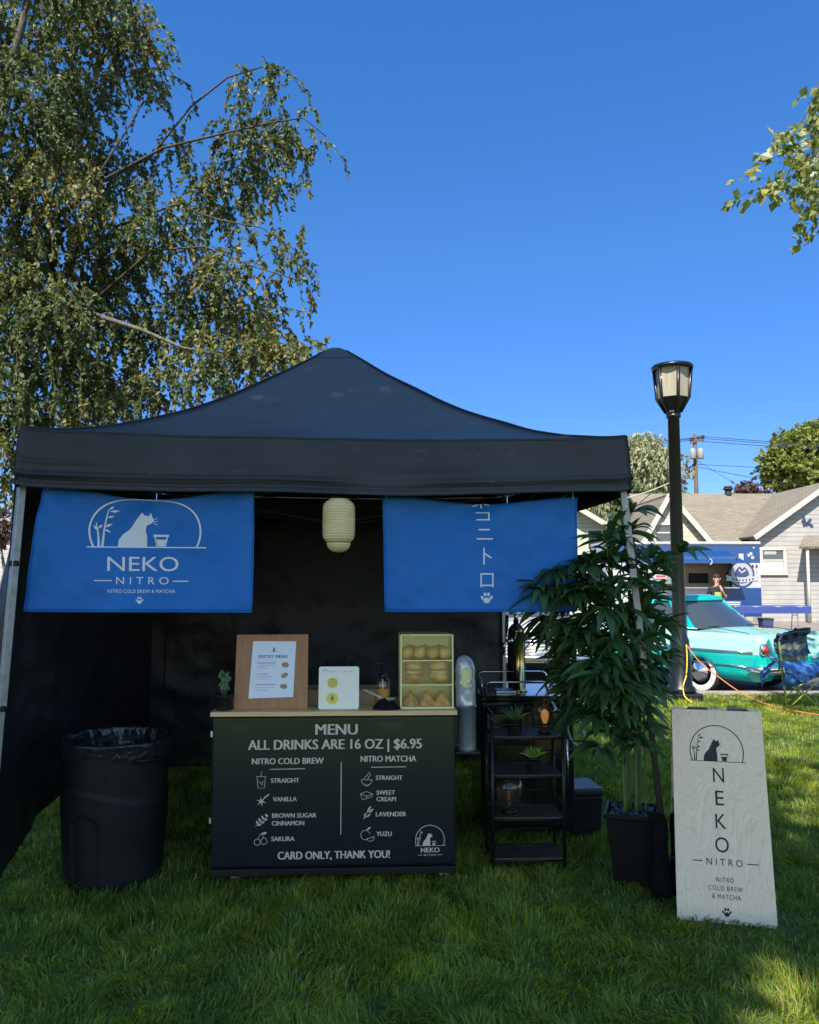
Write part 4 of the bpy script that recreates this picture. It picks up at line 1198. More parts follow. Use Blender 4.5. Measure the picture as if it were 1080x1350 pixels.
# black cloth and white spatula
p = on_counter(510, 0.045)
t = thing('folded_cloth', 'crumpled black cloth lying on the counter under a white spatula', 'cloth', p, ang)
def cl_pt(u, v):
    th = 2 * PI * u; r = v
    x, y = .078 * r * math.cos(th), .05 * r * math.sin(th)
    z = .046 * (1 - r ** 3) * (1 + .9 * mnoise.noise(Vector((x * 24, y * 24, 1)))) + .010 * mnoise.noise(Vector((x * 60, y * 60, 5))) * (1 - r)
    if r > .97: z = 0
    return Vector((x * (1 + .12 * mnoise.noise(Vector((math.cos(th), math.sin(th), 3)))), y, max(z, 0) + .001))
b = MB(); b.grid(cl_pt, 48, 20, wrap=True); b.build('cloth', M['cloth'], t)
a0 = Vector((p.x, p.y, 0)); 
t = thing('spatula', 'white plastic spatula leaning across the black cloth', 'spatula', (p.x - .06, p.y + .06, p.z + .045), ang)
b = MB(); b.bar((-.07, .05, .045), (.04, -.02, .005), .018, .006); b.bar((.035, -.018, .007), (.10, -.05, .008), .03, .004); b.build('spatula_blade', M['whiteplastic'], t, bevel=.002)

# ---------------- pastry display case
p = on_counter(563, 0.05)
CWD, CHT, CDP = 70 * K, 98 * K, 0.24
case = thing('pastry_case', 'clear acrylic display case with three shelves of pastries on the counter', 'display case', p, ang)
th = .004
b = MB(); b.box((0, CDP, CHT / 2), (CWD, th, CHT)); b.build('case_back', M['caseback'], case)
b = MB()
b.box((-CWD / 2, CDP / 2, CHT / 2), (th, CDP - .01, CHT)); b.box((CWD / 2, CDP / 2, CHT / 2), (th, CDP - .01, CHT)); b.box((0, 0, CHT / 2), (CWD - .01, th, CHT)); b.box((0, CDP / 2, CHT + th), (CWD + .01, CDP + .01, th))
b.build('case_panel', M['clear'], case)
SH = [0.004, 0.315 * CHT, 0.645 * CHT]
for i, z in enumerate(SH):
    b = MB(); b.box((0, CDP / 2, z + .002), (CWD - .012, CDP - .014, .004)); b.build('case_shelf', M['caseback'] if i == 0 else M['clear'], case)
    if i: 
        b = MB(); b.box((0, -.001, z + .002), (CWD - .002, .005, .005)); b.build('shelf_edge', M['caseback'], case)
b = MB()
for sx in (-1, 1):
    b.bar((sx * CWD / 2, 0, 0), (sx * CWD / 2, 0, CHT), .007); b.bar((sx * CWD / 2, CDP, 0), (sx * CWD / 2, CDP, CHT), .007)
b.bar((-CWD / 2, 0, CHT), (CWD / 2, 0, CHT), .006); b.bar((-CWD / 2, 0, .003), (CWD / 2, 0, .003), .006)
b.build('case_edge', M['caseback'], case)
CASE = Matrix.Translation(p) @ Matrix.Rotation(ang, 4, 'Z')
PAST = []
for i in range(4): PAST.append(('roll', -.105 + .07 * i, .055, SH[2] + .004, 'round glazed roll on the top shelf of the pastry case, %s' % ['bottle end', 'second from bottle', 'second from cups', 'cup end'][i]))
for i in range(2): PAST.append(('bun', -.068 + .14 * i, .07, SH[1] + .004, ['large split bun on the middle shelf nearest the syrup bottle', 'large split bun on the middle shelf nearest the cups'][i]))
for i in range(3): PAST.append(('scone', -.085 + .088 * i, .06, SH[0] + .006, ['brown scone on the bottom shelf nearest the syrup bottle', 'brown scone in the middle of the bottom shelf', 'brown scone on the bottom shelf nearest the cups'][i]))
for i in range(3): PAST.append(('roll', -.08 + .08 * i, .16, SH[2] + .004, ['roll in the back row of the top shelf nearest the syrup bottle', 'roll in the middle of the back row of the top shelf', 'roll in the back row of the top shelf nearest the cups'][i]))
for i in range(3): PAST.append(('scone', -.085 + .085 * i, .165, SH[0] + .006, ['scone in the back row of the bottom shelf nearest the syrup bottle', 'scone in the middle of the back row of the bottom shelf', 'scone in the back row of the bottom shelf nearest the cups'][i]))
for i, (kind, x, y, z, lab) in enumerate(PAST):
    q = CASE @ Vector((x, y, z)); s = random.Random(i)
    t = thing({'roll': 'bread_roll', 'bun': 'filled_bun', 'scone': 'scone'}[kind], lab, 'pastry', q, s.uniform(0, 6), 'pastries in the display case')
    b = MB()
    if kind == 'roll':
        b.blob((0, 0, .034), .036, .036, .038, 24, 16, jit=.12, seed=i, flat=.15)
        sp = [(.006 * k_ * math.cos(k_ * 1.1), .006 * k_ * math.sin(k_ * 1.1) * .9, .072 - .0012 * k_ * k_) for k_ in [j * .25 for j in range(21)]]
        b.tube(sp, .0045, 6)
        b.build('crust', M['cream_bun'] if i % 2 else M['bun'], t)
    elif kind == 'bun':
        b.blob((0, 0, .036), .058, .05, .036, 28, 16, jit=.1, seed=i, flat=.1); b.build('lower_bun', M['bun'], t)
        b = MB(); b.blob((0, 0, .062), .05, .044, .012, 24, 10, jit=.2, seed=i); b.build('filling', M['tan_cream'], t)
        b = MB(); b.blob((.004, 0, .088), .056, .05, .040, 28, 16, jit=.12, seed=i + 5, flat=.45); b.build('top_bun', M['cream_bun'], t)
    else:
        def sc(u, v, s=i):
            th = 2 * PI * u; r = .046 * (1 - v) ** .8 * (1 + .22 * math.cos(3 * th) + .12 * mnoise.noise(Vector((math.cos(th) * 2, math.sin(th) * 2, s))))
            return Vector((r * math.cos(th), r * math.sin(th), .066 * v ** .9 + .004 * mnoise.noise(Vector((th, v * 6, s)))))
        b.grid(sc, 30, 16, wrap=True); b.build('crust', M['scone'], t)
        if i < 9:
            b = MB(); b.grid(lambda u, v: Vector((.05 * v * math.cos(2 * PI * u), .048 * v * math.sin(2 * PI * u), -.001 + .008 * v * v * (1 + .5 * math.sin(12 * PI * u)))), 36, 4, wrap=True); b.build('paper_case', M['acrylicwhite'], t)

# ---------------- cups: sleeve of clear cups above a steel dispenser on the counter side
q = CMX @ Vector((CW / 2 + .075, 0.12, 0))
t = thing('cup_dispenser', 'clear tube cup dispenser holding stacked cups, fixed to the end of the counter', 'cup dispenser', (q.x, q.y, CH - .235), ang)
b = MB(); b.lathe([(.054, 0), (.054, .235), (.057, .236), (.057, .243), (.050, .243), (.050, .02)], 36, cap=False); b.build('tube', M['cleartube'], t)
for k_ in range(8):
    b = MB(); z = .006 + k_ * .021; b.lathe([(.036, z), (.0455, z + .075), (.0475, z + .077)], 26, cap=False); b.build('cup', M['clearplastic'], t)
b = MB(); b.box((0, 0, -.008), (.135, .125, .014)); b.box((-.062, 0, .10), (.02, .05, .16)); b.build('bracket', M['blackmetal'], t, bevel=.003)
t = thing('cup_sleeve', 'stack of clear plastic cups in a loose plastic bag with a yellow sticker', 'cups', (q.x, q.y, CH + .012), ang)
def sl(u, v):
    th = 2 * PI * u
    r = .056 * (1 - .05 * v) * (1 if v < .72 else math.sqrt(max(0, 1 - ((v - .72) / .28) ** 2)) * .92 + .08)
    r *= 1 + .10 * mnoise.noise(Vector((math.cos(th) * 1.6, math.sin(th) * 1.6, v * 6)))
    return Vector((r * math.cos(th) - .01 * v, r * math.sin(th), .27 * v))
b = MB(); b.grid(sl, 44, 40, wrap=True); b.build('bag', M['clearplastic'], t)
for k_ in range(5):
    b = MB(); z = .004 + k_ * .026; b.lathe([(.036, z), (.046, z + .085), (.048, z + .086)], 26, cap=False); b.build('cup', M['clearplastic'], t)
b = MB(); b.grid(lambda u, v: Vector((.0575 * math.sin((u - .45) * 1.0) - .005, -.0575 * math.cos((u - .45) * 1.0), .10 + .10 * v)), 10, 6); b.build('sticker', mat('pale yellow sticker', (.68, .66, .30), .5), t)

# ================================================================== KEGERATOR
KY = 5.28
kl, kr = P(634, 917, KY), P(756, 917, KY)
kw = kr.x - kl.x; kz = (kl.z + kr.z) / 2
keg = thing('kegerator', 'gloss black drinks cooler with chrome rails and a brass tap tower behind the shelf rack', 'kegerator', ((kl.x + kr.x) / 2, KY, 0), 0.03)
b = MB(); b.box((0, .31, (kz - .03) / 2 + .03), (kw, .60, kz - .09)); b.build('cabinet', M['glossblack'], keg, bevel=.012)
b = MB(); b.box((0, -.012, (kz - .06) / 2 + .05), (kw - .01, .035, kz - .15)); d = b.build('door', M['glossblack'], keg, bevel=.01)
b = MB(); b.tube([(kw / 2 - .06, -.03, .35), (kw / 2 - .06, -.07, .36), (kw / 2 - .06, -.07, .62), (kw / 2 - .06, -.03, .63)], .008, 8); b.build('handle', M['chrome'], d)
b = MB(); b.box((0, .30, kz - .018), (kw + .02, .64, .034)); b.build('top', M['glossblack'], keg, bevel=.01)
b = MB(); h = .085
def rail(x0, y0, x1, y1):
    a, c = Vector((x0, y0, kz)), Vector((x1, y1, kz)); d_ = (c - a).normalized() * .03
    b.tube([a, a + Vector((0, 0, h - .03)), a + d_ * .3 + Vector((0, 0, h - .01)), a + d_ + Vector((0, 0, h)), c - d_ + Vector((0, 0, h)), c - d_ * .3 + Vector((0, 0, h - .01)), c + Vector((0, 0, h - .03)), c], .006, 8)
rail(-kw / 2 + .03, .0, kw / 2 - .16, .0); rail(-kw / 2 + .02, .12, -kw / 2 + .02, .57); rail(-kw / 2 + .05, .6, kw / 2 - .05, .6)
b.build('rail', M['chrome'], keg)
tw = Vector((-.015, .22, kz))
b = MB(); b.lathe([(.055, .0), (.055, .010), (.034, .014), (.034, .385), (.038, .386), (.038, .40), (.0, .405)], 28, c=tw); o = b.build('tap_tower', M['brass'], keg)
b = MB(); b.tube([tw + Vector((-.03, -.01, .33)), tw + Vector((-.08, -.03, .33)), tw + Vector((-.10, -.035, .30)), tw + Vector((-.105, -.04, .24))], [.013, .012, .010, .008], 10); b.tube([tw + Vector((-.085, -.03, .325)), tw + Vector((-.085, -.03, .37))], .010, 10)
b.blob(tw + Vector((-.055, -.02, .33)), .02, .02, .02); b.build('faucet', M['chrome'], o)
b = MB(); b.tube([tw + Vector((-.085, -.03, .37)), tw + Vector((-.082, -.03, .43)), tw + Vector((-.078, -.03, .50))], [.007, .013, .011], 10); b.build('tap_handle', M['glossblack'], o)
b = MB(); b.box((tw.x - .10, tw.y - .02, kz + .006), (.13, .16, .012)); b.build('drip_tray', M['steel'], keg, bevel=.003)
# dark round-topped keg coupler standing behind the tower
t = thing('nitro_tank', 'matt black round-topped gas bottle standing behind the brass tap tower', 'gas bottle', (keg.location.x + .045, KY + .85, 0))
b = MB(); b.lathe([(.06, 0), (.065, .02), (.065, 1.20), (.058, 1.26), (.035, 1.29), (.02, 1.30), (.02, 1.33), (0, 1.335)], 28); b.build('tank_body', M['blackplastic'], t)
b = MB(); b.tube([(0, 0, 1.33), (0, 0, 1.37)], .016, 10); b.tube([(-.05, 0, 1.375), (.05, 0, 1.375)], .01, 8); b.build('valve', M['steel'], t)

# ================================================================== SHELF RACK
RY = 4.66
rl, rr_ = P(650, 1140, RY), P(745, 1140, RY)
rw = rr_.x - rl.x
rack = thing('shelf_rack', 'slim black metal shelf rack with four dark wood shelves', 'shelf', ((rl.x + rr_.x) / 2, RY, 0), 0.03)
zr = [P(700, y, RY).z for y in (973, 1024, 1080, 1134)]
ztop = P(650, 942, RY).z
rd = .27
for (sx, sy) in ((-1, 0), (1, 0), (-1, 1), (1, 1)):
    x, y = sx * rw / 2, sy * rd
    b = MB(); b.tube([(x, y, 0), (x, y, ztop - .03)], .011, 10)
    b.build('leg', M['blackmetal'], rack)
b = MB()
for sx in (-1, 1):
    x = sx * rw / 2
    b.tube([(x, 0, ztop - .035), (x, .02, ztop - .008), (x, .05, ztop), (x, rd - .05, ztop), (x, rd - .02, ztop - .008), (x, rd, ztop - .035)], .010, 8)
b.build('top_hoop', M['blackmetal'], rack)
for z in zr:
    b = MB(); b.box((0, rd / 2, z), (rw - .01, rd - .01, .018)); o = b.build('shelf_board', M['darkwood'], rack, bevel=.003)
    b = MB(); b.tube([(-rw / 2, 0, z - .004), (rw / 2, 0, z - .004)], .006, 6); b.tube([(-rw / 2, rd, z + .09), (rw / 2, rd, z + .09)], .004, 6); b.tube([(-rw / 2, 0, z + .075), (rw / 2, 0, z + .075)], .0035, 6)
    for sx in (-1, 1): b.tube([(sx * rw / 2, 0, z + .075), (sx * rw / 2, rd, z + .075)], .004, 6)
    b.build('guard_rail', M['blackmetal'], o)
RX = Matrix.Translation(rack.location) @ Matrix.Rotation(.03, 4, 'Z')
def on_rack(px, shelf, dy):
    x = P(px, 1000, RY + dy).x
    q = RX @ Vector((x - rack.location.x, dy, zr[shelf] + .0095)); return q

def pot_plant(label, px, shelf, dy, n, ln, w, m, seed, up):
    q = on_rack(px, shelf, dy)
    t = thing('potted_succulent', label, 'potted plant', q)
    b = MB(); b.lathe([(.033, 0), (.037, .004), (.044, .068), (.046, .069), (.046, .078), (.041, .078), (.040, .066)], 26); b.build('pot', M['pot'], t)
    b = MB(); b.lathe([(.040, .064), (0, .070)], 20, cap=False); b.build('soil', M['soil'], t)
    s = random.Random(seed); b = MB()
    for i in range(n):
        a = i * 2.4; e = (i / n); el = up * (1 - e) + .25 * e + s.uniform(-.1, .1)
        d = Vector((math.cos(a) * math.cos(el), math.sin(a) * math.cos(el), math.sin(el))); L = ln * (.75 + .4 * e * s.random() + .2 * s.random())
        leaf_shape(b, (0, 0, .066), Vector((0, 0, .066)) + d * L, w, bend=Vector((0, 0, .012 * e)))
    b.build('leaf_rosette', m, t)
pot_plant('dark spiky agave in a black pot on the top shelf of the rack', 680, 0, .09, 16, .115, .007, M['agave'], 4, 1.35)
pot_plant('lime green rosette succulent in a black pot on the second shelf of the rack', 704, 1, .09, 30, .085, .008, M['lime'], 6, 1.4)

def cage_lamp(label, px, shelf, dy, s, lit):
    q = on_rack(px, shelf, dy)
    t = thing('glass_lamp', label, 'lamp', q)
    b = MB(); b.lathe([(.042 * s, 0), (.044 * s, .012), (.036 * s, .020)], 24); b.build('base', M['blackmetal'], t)
    prof = [(.036, .018), (.046, .03), (.066, .08), (.078, .125), (.078, .155), (.066, .185), (.052, .20), (.050, .205)]
    b = MB(); b.lathe([(r_ * s, z * s) for r_, z in prof], 36, cap=False); b.build('glass_shade', M['smoked'], t)
    b = MB(); b.lathe([(.014 * s, .02), (.014 * s, .06 * s)], 14); b.build('socket', M['brass'], t)
    b = MB(); b.lathe([(.010 * s, .058 * s), (.020 * s, .085 * s), (.026 * s, .11 * s), (.022 * s, .135 * s), (.008 * s, .148 * s), (0, .15 * s)], 20); b.build('bulb', M['bulb'] if lit else M['smoked'], t)
    f_ = MB(); f_.tube([(.006 * s * math.cos(i * 1.3), .006 * s * math.sin(i * 1.3), (.07 + .004 * i) * s) for i in range(14)], .0016, 5); f_.build('filament', M['bulb'], t)
cage_lamp('smoked glass lamp with glowing amber bulb on the top shelf of the rack', 720, 0, .10, .88, True)
cage_lamp('larger smoked glass lamp with faint filament on the third shelf of the rack', 671, 2, .10, 1.0, False)

# ================================================================== COOLER BOX AND CABLE COIL
p = G(776, 1106)
t = thing('cooler_box', 'black plastic cooler box with a grey edged lid on the grass behind the planter', 'cooler', (p.x - .02, p.y + .14, 0), 0.12)
b = MB(); b.box((0, 0, .13), (.21, .28, .26), taper=.9); b.build('body', M['blackplastic'], t, bevel=.012)
b = MB(); b.box((0, 0, .285), (.225, .30, .045)); l_ = b.build('lid', mat('dark grey lid', (.012, .013, .015), .4), t, bevel=.014)
b = MB(); b.tube([(-.115, -.1, .22), (-.125, -.11, .33), (-.125, .11, .33), (-.115, .1, .22)], .008, 8); b.build('handle', M['blackplastic'], t)
p = P(759, 965, 5.05)
t = thing('hose_coil', 'grey coiled hose hanging at the side of the black drinks cooler', 'hose', (p.x, p.y, p.z))
b = MB(); b.tube([(.045 * math.cos(a) * (1 + .004 * i), .02 * math.sin(a * .5), .075 * math.sin(a) - .03 * math.cos(a)) for i, a in enumerate([2 * PI * k_ / 22 for k_ in range(50)])], .007, 8); b.build('hose', mat('grey hose', (.30, .31, .33), .3), t)
b = MB(); b.box((-.06, .03, .07), (.06, .05, .02)); b.build('hook', M['blackmetal'], t)

# ================================================================== BIN
p = G(148, 1181)
BR = .245
bin_ = thing('trash_bin', 'black round plastic trash bin lined with a black bag', 'trash bin', (p.x - .085, p.y + BR, 0), -0.35)
BH = 0.735
def bin_r(th, z):
    r = BR + (0.288 - BR) * (z / BH)
    x = math.cos(th + 1.9)                              # face towards the viewer
    curve = 0.485 + 0.035 * math.cos(2.0 * (th - 4.55))
    r += 0.010 / (1 + math.exp((z - curve) / .004))
    for c0 in (4.80, 1.66):
        d = (th - c0 + PI) % (2 * PI) - PI
        if abs(d) < .42:
            top = 0.40 - (abs(d) / .42) ** 2 * 0.10
            ins = 1 / (1 + math.exp((z - top) / .004)) / (1 + math.exp((abs(d) - .30) / .008))
            r -= 0.013 * ins
    return r
def bin_pt(u, v):
    th = 2 * PI * u; z = BH * v
    r = bin_r(th, z)
    if v < .02: r *= .985
    return Vector((r * math.cos(th), r * math.sin(th), z + .002))
b = MB(); b.grid(bin_pt, 160, 130, wrap=True); b.lathe([(.288, BH), (.306, BH), (.308, BH + .012), (.300, BH + .022), (.284, BH + .018), (.27, BH - .05)], 64, cap=False)
b.build('bin_body', M['canplastic'], bin_)
for a in (-.35, PI - .35):
    b = MB(); c_ = Vector((.30 * math.cos(a), .30 * math.sin(a), BH - .055)); tn = Vector((-math.sin(a), math.cos(a), 0)); on = Vector((math.cos(a), math.sin(a), 0))
    b.tube([c_ - tn * .07, c_ - tn * .06 + on * .035, c_ + tn * .06 + on * .035, c_ + tn * .07], .011, 8); b.build('handle', M['canplastic'], bin_)
def lin(u, v):
    th = 2 * PI * u
    n1 = mnoise.noise(Vector((math.cos(th) * 4, math.sin(th) * 4, v * 2))); n2 = mnoise.noise(Vector((math.cos(th) * 9, math.sin(th) * 9, v * 5)))
    if v < .22:                         # skirt folded over the rim
        k_ = v / .22; L = .085 + .035 * mnoise.noise(Vector((math.cos(th) * 1.5, math.sin(th) * 1.5, 9)))
        r = .314 + .006 * n1 + .003 * n2 - .010 * (1 - k_); z = BH + .026 - L * (1 - k_)
    elif v < .30:
        k_ = (v - .22) / .08; r = .312 - .03 * k_ + .004 * n1; z = BH + .026 + .008 * math.sin(PI * k_)
    else:
        k_ = (v - .30) / .70; r = .282 - .06 * k_ + .030 * n1 * min(1, k_ * 3) + .012 * n2; z = BH + .022 - .55 * k_
        if k_ > .95: r *= max(0.02, 1 - (k_ - .95) / .05)
    return Vector((r * math.cos(th), r * math.sin(th), z))
b = MB(); b.grid(lin, 150, 70, wrap=True); b.build('bin_liner', M['liner'], bin_, solid=.002)

# ================================================================== PLANTER PALM
PP = G(842, 1168)
pal = thing('potted_palm', 'tall leafy green palm in a tapered square black planter', 'potted plant', (PP.x - .01, PP.y + .06, 0), 0)
ph = .385
b = MB(); A = Matrix.Rotation(-.30, 4, 'Z')
tw_, bw_ = .265, .185
def sq(w, z, r=.02):
    return [A @ Vector((x, y, z)) for (x, y) in ((-w / 2, -w / 2), (w / 2, -w / 2), (w / 2, w / 2), (-w / 2, w / 2))]
rings = [sq(bw_, 0), sq(tw_ - .004, ph - .03), sq(tw_ + .012, ph - .028), sq(tw_ + .014, ph), sq(tw_ - .008, ph), sq(tw_ - .02, ph - .035)]
vs = [q for r_ in rings for q in r_]
fs = [(3, 2, 1, 0)] + [(i * 4 + k_, i * 4 + (k_ + 1) % 4, (i + 1) * 4 + (k_ + 1) % 4, (i + 1) * 4 + k_) for i in range(5) for k_ in range(4)] + [(20, 21, 22, 23)]
b.add(vs, fs); b.build('planter', M['planter'], pal, bevel=.006)
b = MB(); s = random.Random(4)
for i in range(120):
    x, y = s.uniform(-.115, .115), s.uniform(-.115, .115); q = A @ Vector((x, y, ph - .026 + s.uniform(0, .014)))
    b.blob(q, s.uniform(.009, .017), s.uniform(.009, .015), s.uniform(.006, .010), 8, 6)
b.build('pebbles', M['pebble'], pal)['kind'] = 'stuff'
o0 = Vector(pal.location)
stems = [((-.045, -.03), (-.10, -.02), .010), ((-.02, .02), (-.03, .05), .011), ((.02, -.02), (.02, .03), .012), ((.045, .01), (.09, .02), .009), ((.005, .05), (-.06, .1), .009), ((.07, -.02), (.06, -.05), .007)]
sp_ = []
for (a, c, r_) in stems:
    top = 1.62 + s.uniform(-.15, .15)
    pts = [Vector((a[0], a[1], ph - .03)), Vector((a[0] * .95 + c[0] * .1, a[1], .75)), Vector((a[0] * .5 + c[0] * .6, c[1] * .5, 1.15)), Vector((c[0], c[1], top))]
    rr2 = []
    P2, R2 = [], []
    for k_ in range(19):
        f_ = k_ / 18 * 3; i_ = min(2, int(f_)); e = f_ - i_
        P2.append(pts[i_].lerp(pts[i_ + 1], e)); R2.append(r_ * (1 - .25 * k_ / 18) * (1.18 if k_ % 3 == 0 else 1.0))
    b = MB(); b.tube(P2, R2, 8); b.build('cane', M['cane'], pal); sp_.append(P2)
# fans of long leaves: centres follow the outline of the plant
fan = [(812, 735, 0), (850, 735, .1), (760, 745, -.1), (720, 752, -.15), (835, 705, 0), (875, 745, 0), (790, 770, -.1), (745, 775, -.15), (835, 765, -.15), (870, 790, .05),
       (720, 790, .1), (765, 800, 0), (800, 800, -.2), (840, 805, 0), (880, 825, -.05), (730, 820, .05), (770, 830, -.2), (810, 835, -.2), (850, 838, -.15), (740, 850, 0),
       (875, 862, .05), (785, 860, -.25), (825, 868, -.25), (755, 880, -.1), (860, 890, -.1), (795, 892, -.28), (735, 885, .1), (830, 900, -.22), (770, 910, -.15), (868, 918, 0),
       (810, 925, -.22), (845, 935, -.2), (785, 935, -.1), (760, 935, .05), (825, 955, -.2), (858, 955, -.1), (800, 965, -.12), (840, 975, -.15), (783, 985, -.05),
       (815, 715, .15), (785, 740, .15), (760, 770, .2), (800, 780, .2), (845, 780, .2), (740, 800, .2), (780, 815, .25), (825, 825, .2), (860, 815, .2), (765, 850, .2), (805, 860, .2),
       (845, 870, .2), (780, 890, .15), (820, 905, .2), (855, 925, .15), (795, 945, .1), (700, 770, -.1), (706, 800, 0), (715, 835, .1), (890, 880, 0), (750, 905, .1), (725, 765, .2), (745, 745, .2), (720, 860, .15)]
rgf = np.random.default_rng(14)
fan = fan + [(px + rgf.normal() * 14, py + rgf.normal() * 14, dy + rgf.normal() * .12) for (px, py, dy) in fan if rgf.random() < .9 and py < 960] + [(px + rgf.normal() * 16, py + rgf.normal() * 16, dy - .1 + rgf.normal() * .1) for (px, py, dy) in fan for _k in range(2) if rgf.random() < .8 and 730 < px < 876 and py < 950]
LV, LF, LA, nb = [], [], [], 0
pet = MB()
def palm_leaf(p0, d, side, L, W, dr, tone):
    """long pointed leaf creased along its midrib, arching down"""
    global nb
    N = 7
    up = side.cross(d)
    pts = []
    for i in range(N + 1):
        s_ = i / N
        pts.append(p0 + d * (L * s_ * (1 - .25 * dr * s_)) + Vector((0, 0, -1)) * (dr * L * .55 * s_ * s_))
    for i, q in enumerate(pts):
        s_ = i / N
        w = W * (math.sin(PI * min(1, s_ * .93 + .05)) ** .75) * (1 - .25 * s_) if i < N else 0.0004
        w = max(w, .0015)
        LV.extend([tuple(q - side * w + up * w * .35), tuple(q - up * w * .1), tuple(q + side * w + up * w * .35)])
    for i in range(N):
        a = nb + i * 3
        LF.extend([(a, a + 1, a + 4, a + 3), (a + 1, a + 2, a + 5, a + 4)]); LA.extend([tone, tone])
    nb += (N + 1) * 3
for (px, py, dy) in fan:
    px = 803 + (px - 803) * (.84 if py < 840 else .66)
    Yc = o0.y + dy * 0.9 - .07
    c = P(px, py, Yc) - o0
    z0 = c.z - .10
    best = min((q for S_ in sp_ for q in S_), key=lambda q: (q - Vector((c.x, c.y, max(.6, c.z - .12)))).length)
    k1 = best.lerp(c, .5) + Vector((0, 0, .05))
    pet.tube([best, k1, c], [.0042, .0034, .0026], 6)
    ax = (c - best); ax.z *= .6
    if ax.length < .05: ax = Vector((rgf.normal(), rgf.normal() - .5, .2))
    ax = (ax.normalized() + Vector((rgf.normal() * .25, -.25 + rgf.normal() * .25, .12 + rgf.normal() * .2))).normalized()
    sd = ax.cross(Vector((0, 0, 1))).normalized(); tn = rgf.random()
    n_ = int(rgf.integers(6, 9))
    for j in range(n_):
        a = (j / (n_ - 1) - .5) * 2.5 + rgf.normal() * .1
        d = (ax * math.cos(a) + sd * math.sin(a) + Vector((0, 0, rgf.normal() * .16 - .05))).normalized()
        s2 = d.cross(Vector((0, 0, 1)))
        if s2.length < .1: s2 = sd.copy()
        s2.normalize(); s2 = (s2 + Vector((0, 0, rgf.normal() * .45))).normalized()
        L = (.175 + .085 * rgf.random()) * (1 - .12 * abs(a))
        palm_leaf(c, d, s2, L, (.0195 + .010 * rgf.random()), .32 + .75 * rgf.random(), min(1, max(0, .25 * tn + .6 * rgf.random() + (.3 if rgf.random() < .06 else 0))))
pet.build('leaf_stalk', M['cane'], pal)
raw_mesh('foliage', np.array(LV), LF, 4, M['palm'], pal, LA, smooth=True)

# ================================================================== A-FRAME SIGN
bl, br = G(893, 1212), G(1026, 1225)
uu = Vector((br.x - bl.x, br.y - bl.y, 0)); SW = uu.length; uu.normalize()
bk = Vector((-uu.y, uu.x, 0))
so = (bl + br) / 2
sgn = thing('sandwich_board', 'whitewashed plywood sandwich board with black cat logo and vertical NEKO lettering', 'sign board', (so.x, so.y, 0), math.atan2(uu.y, uu.x))
SLEN, LEAN = 0.985, 0.20
tl_ = math.asin(LEAN / SLEN)
def sfn(x, z, d): return Vector((x, z * math.sin(tl_) + d * math.cos(tl_), z * math.cos(tl_) - d * math.sin(tl_) + .0))
TWR = 0.955
b = MB(); b.prism([(-SW / 2, .0), (SW / 2, .0), (SW / 2 * TWR, SLEN), (-SW / 2 * TWR, SLEN)], sfn, 0.016); b.build('front_panel', M['ply'], sgn, bevel=.0015)
def sbk(x, z, d):
    p_ = sfn(x, z, d); p_.y = 2 * (LEAN + .016) - p_.y + .02; return p_
b = MB(); b.prism([(-SW / 2, .0), (SW / 2, .0), (SW / 2 * TWR, SLEN), (-SW / 2 * TWR, SLEN)], sbk, 0.016); b.build('back_panel', M['ply'], sgn, bevel=.0015)
for x in (-.085, .105):
    b = MB(); p_ = sfn(x, SLEN, .02); b.box((x, LEAN + .028, p_.z + .006), (.095, .055, .008)); b.tube([(x - .045, LEAN + .028, p_.z + .004), (x + .045, LEAN + .028, p_.z + .004)], .007, 8); b.build('hinge', M['blackmetal'], sgn)
b = MB(); b.tube([sfn(-SW / 2 + .01, .5, .02), (-SW / 2 + .01, LEAN + .02, .36), sbk(-SW / 2 + .01, .5, .02)], .003, 6); b.build('stay_cord', M['blackmetal'], sgn)
def afn(x, y):
    """x right, y down in hundredths of the panel width, measured from the panel's top middle"""
    return sfn(x / 100 * SW, SLEN - y / 100 * SW, -0.0012)
f = Flat()
f.logo(-1.5, 55.5, 56, 1.0, 0.014); f.build('cat_logo', afn, M['dark_print'], sgn)
f = Flat()
for ch, y in (("N", 70.0), ("E", 94.0), ("K", 118.0), ("O", 142.0)):
    w = {"N": 11.5, "K": 11.0, "E": 8.8, "O": 14.0}[ch]
    f.text((ch, 0.0, 1.0), -w / 2 - .8, w / 2 - .8, y, 15.2)
f.text(SIGN[1], -17.5, 19.0, 159.5, 6.8); f.stroke([(-32, 159.5), (-21.5, 159.5)], 1.0); f.stroke([(23.5, 159.5), (35, 159.5)], 1.0)
f.text(SIGN[7], -8.6, 9.4, 177.0, 4.6); f.text(SIGN[8], -17.0, 17.8, 185.4, 4.6); f.text(SIGN[9], -13.5, 15.2, 193.6, 4.6)
f.build('lettering', afn, M['dark_print'], sgn)
f = Flat(); f.paw(0.6, 209.0, 5.0); f.build('paw_print', afn, M['dark_print'], sgn)

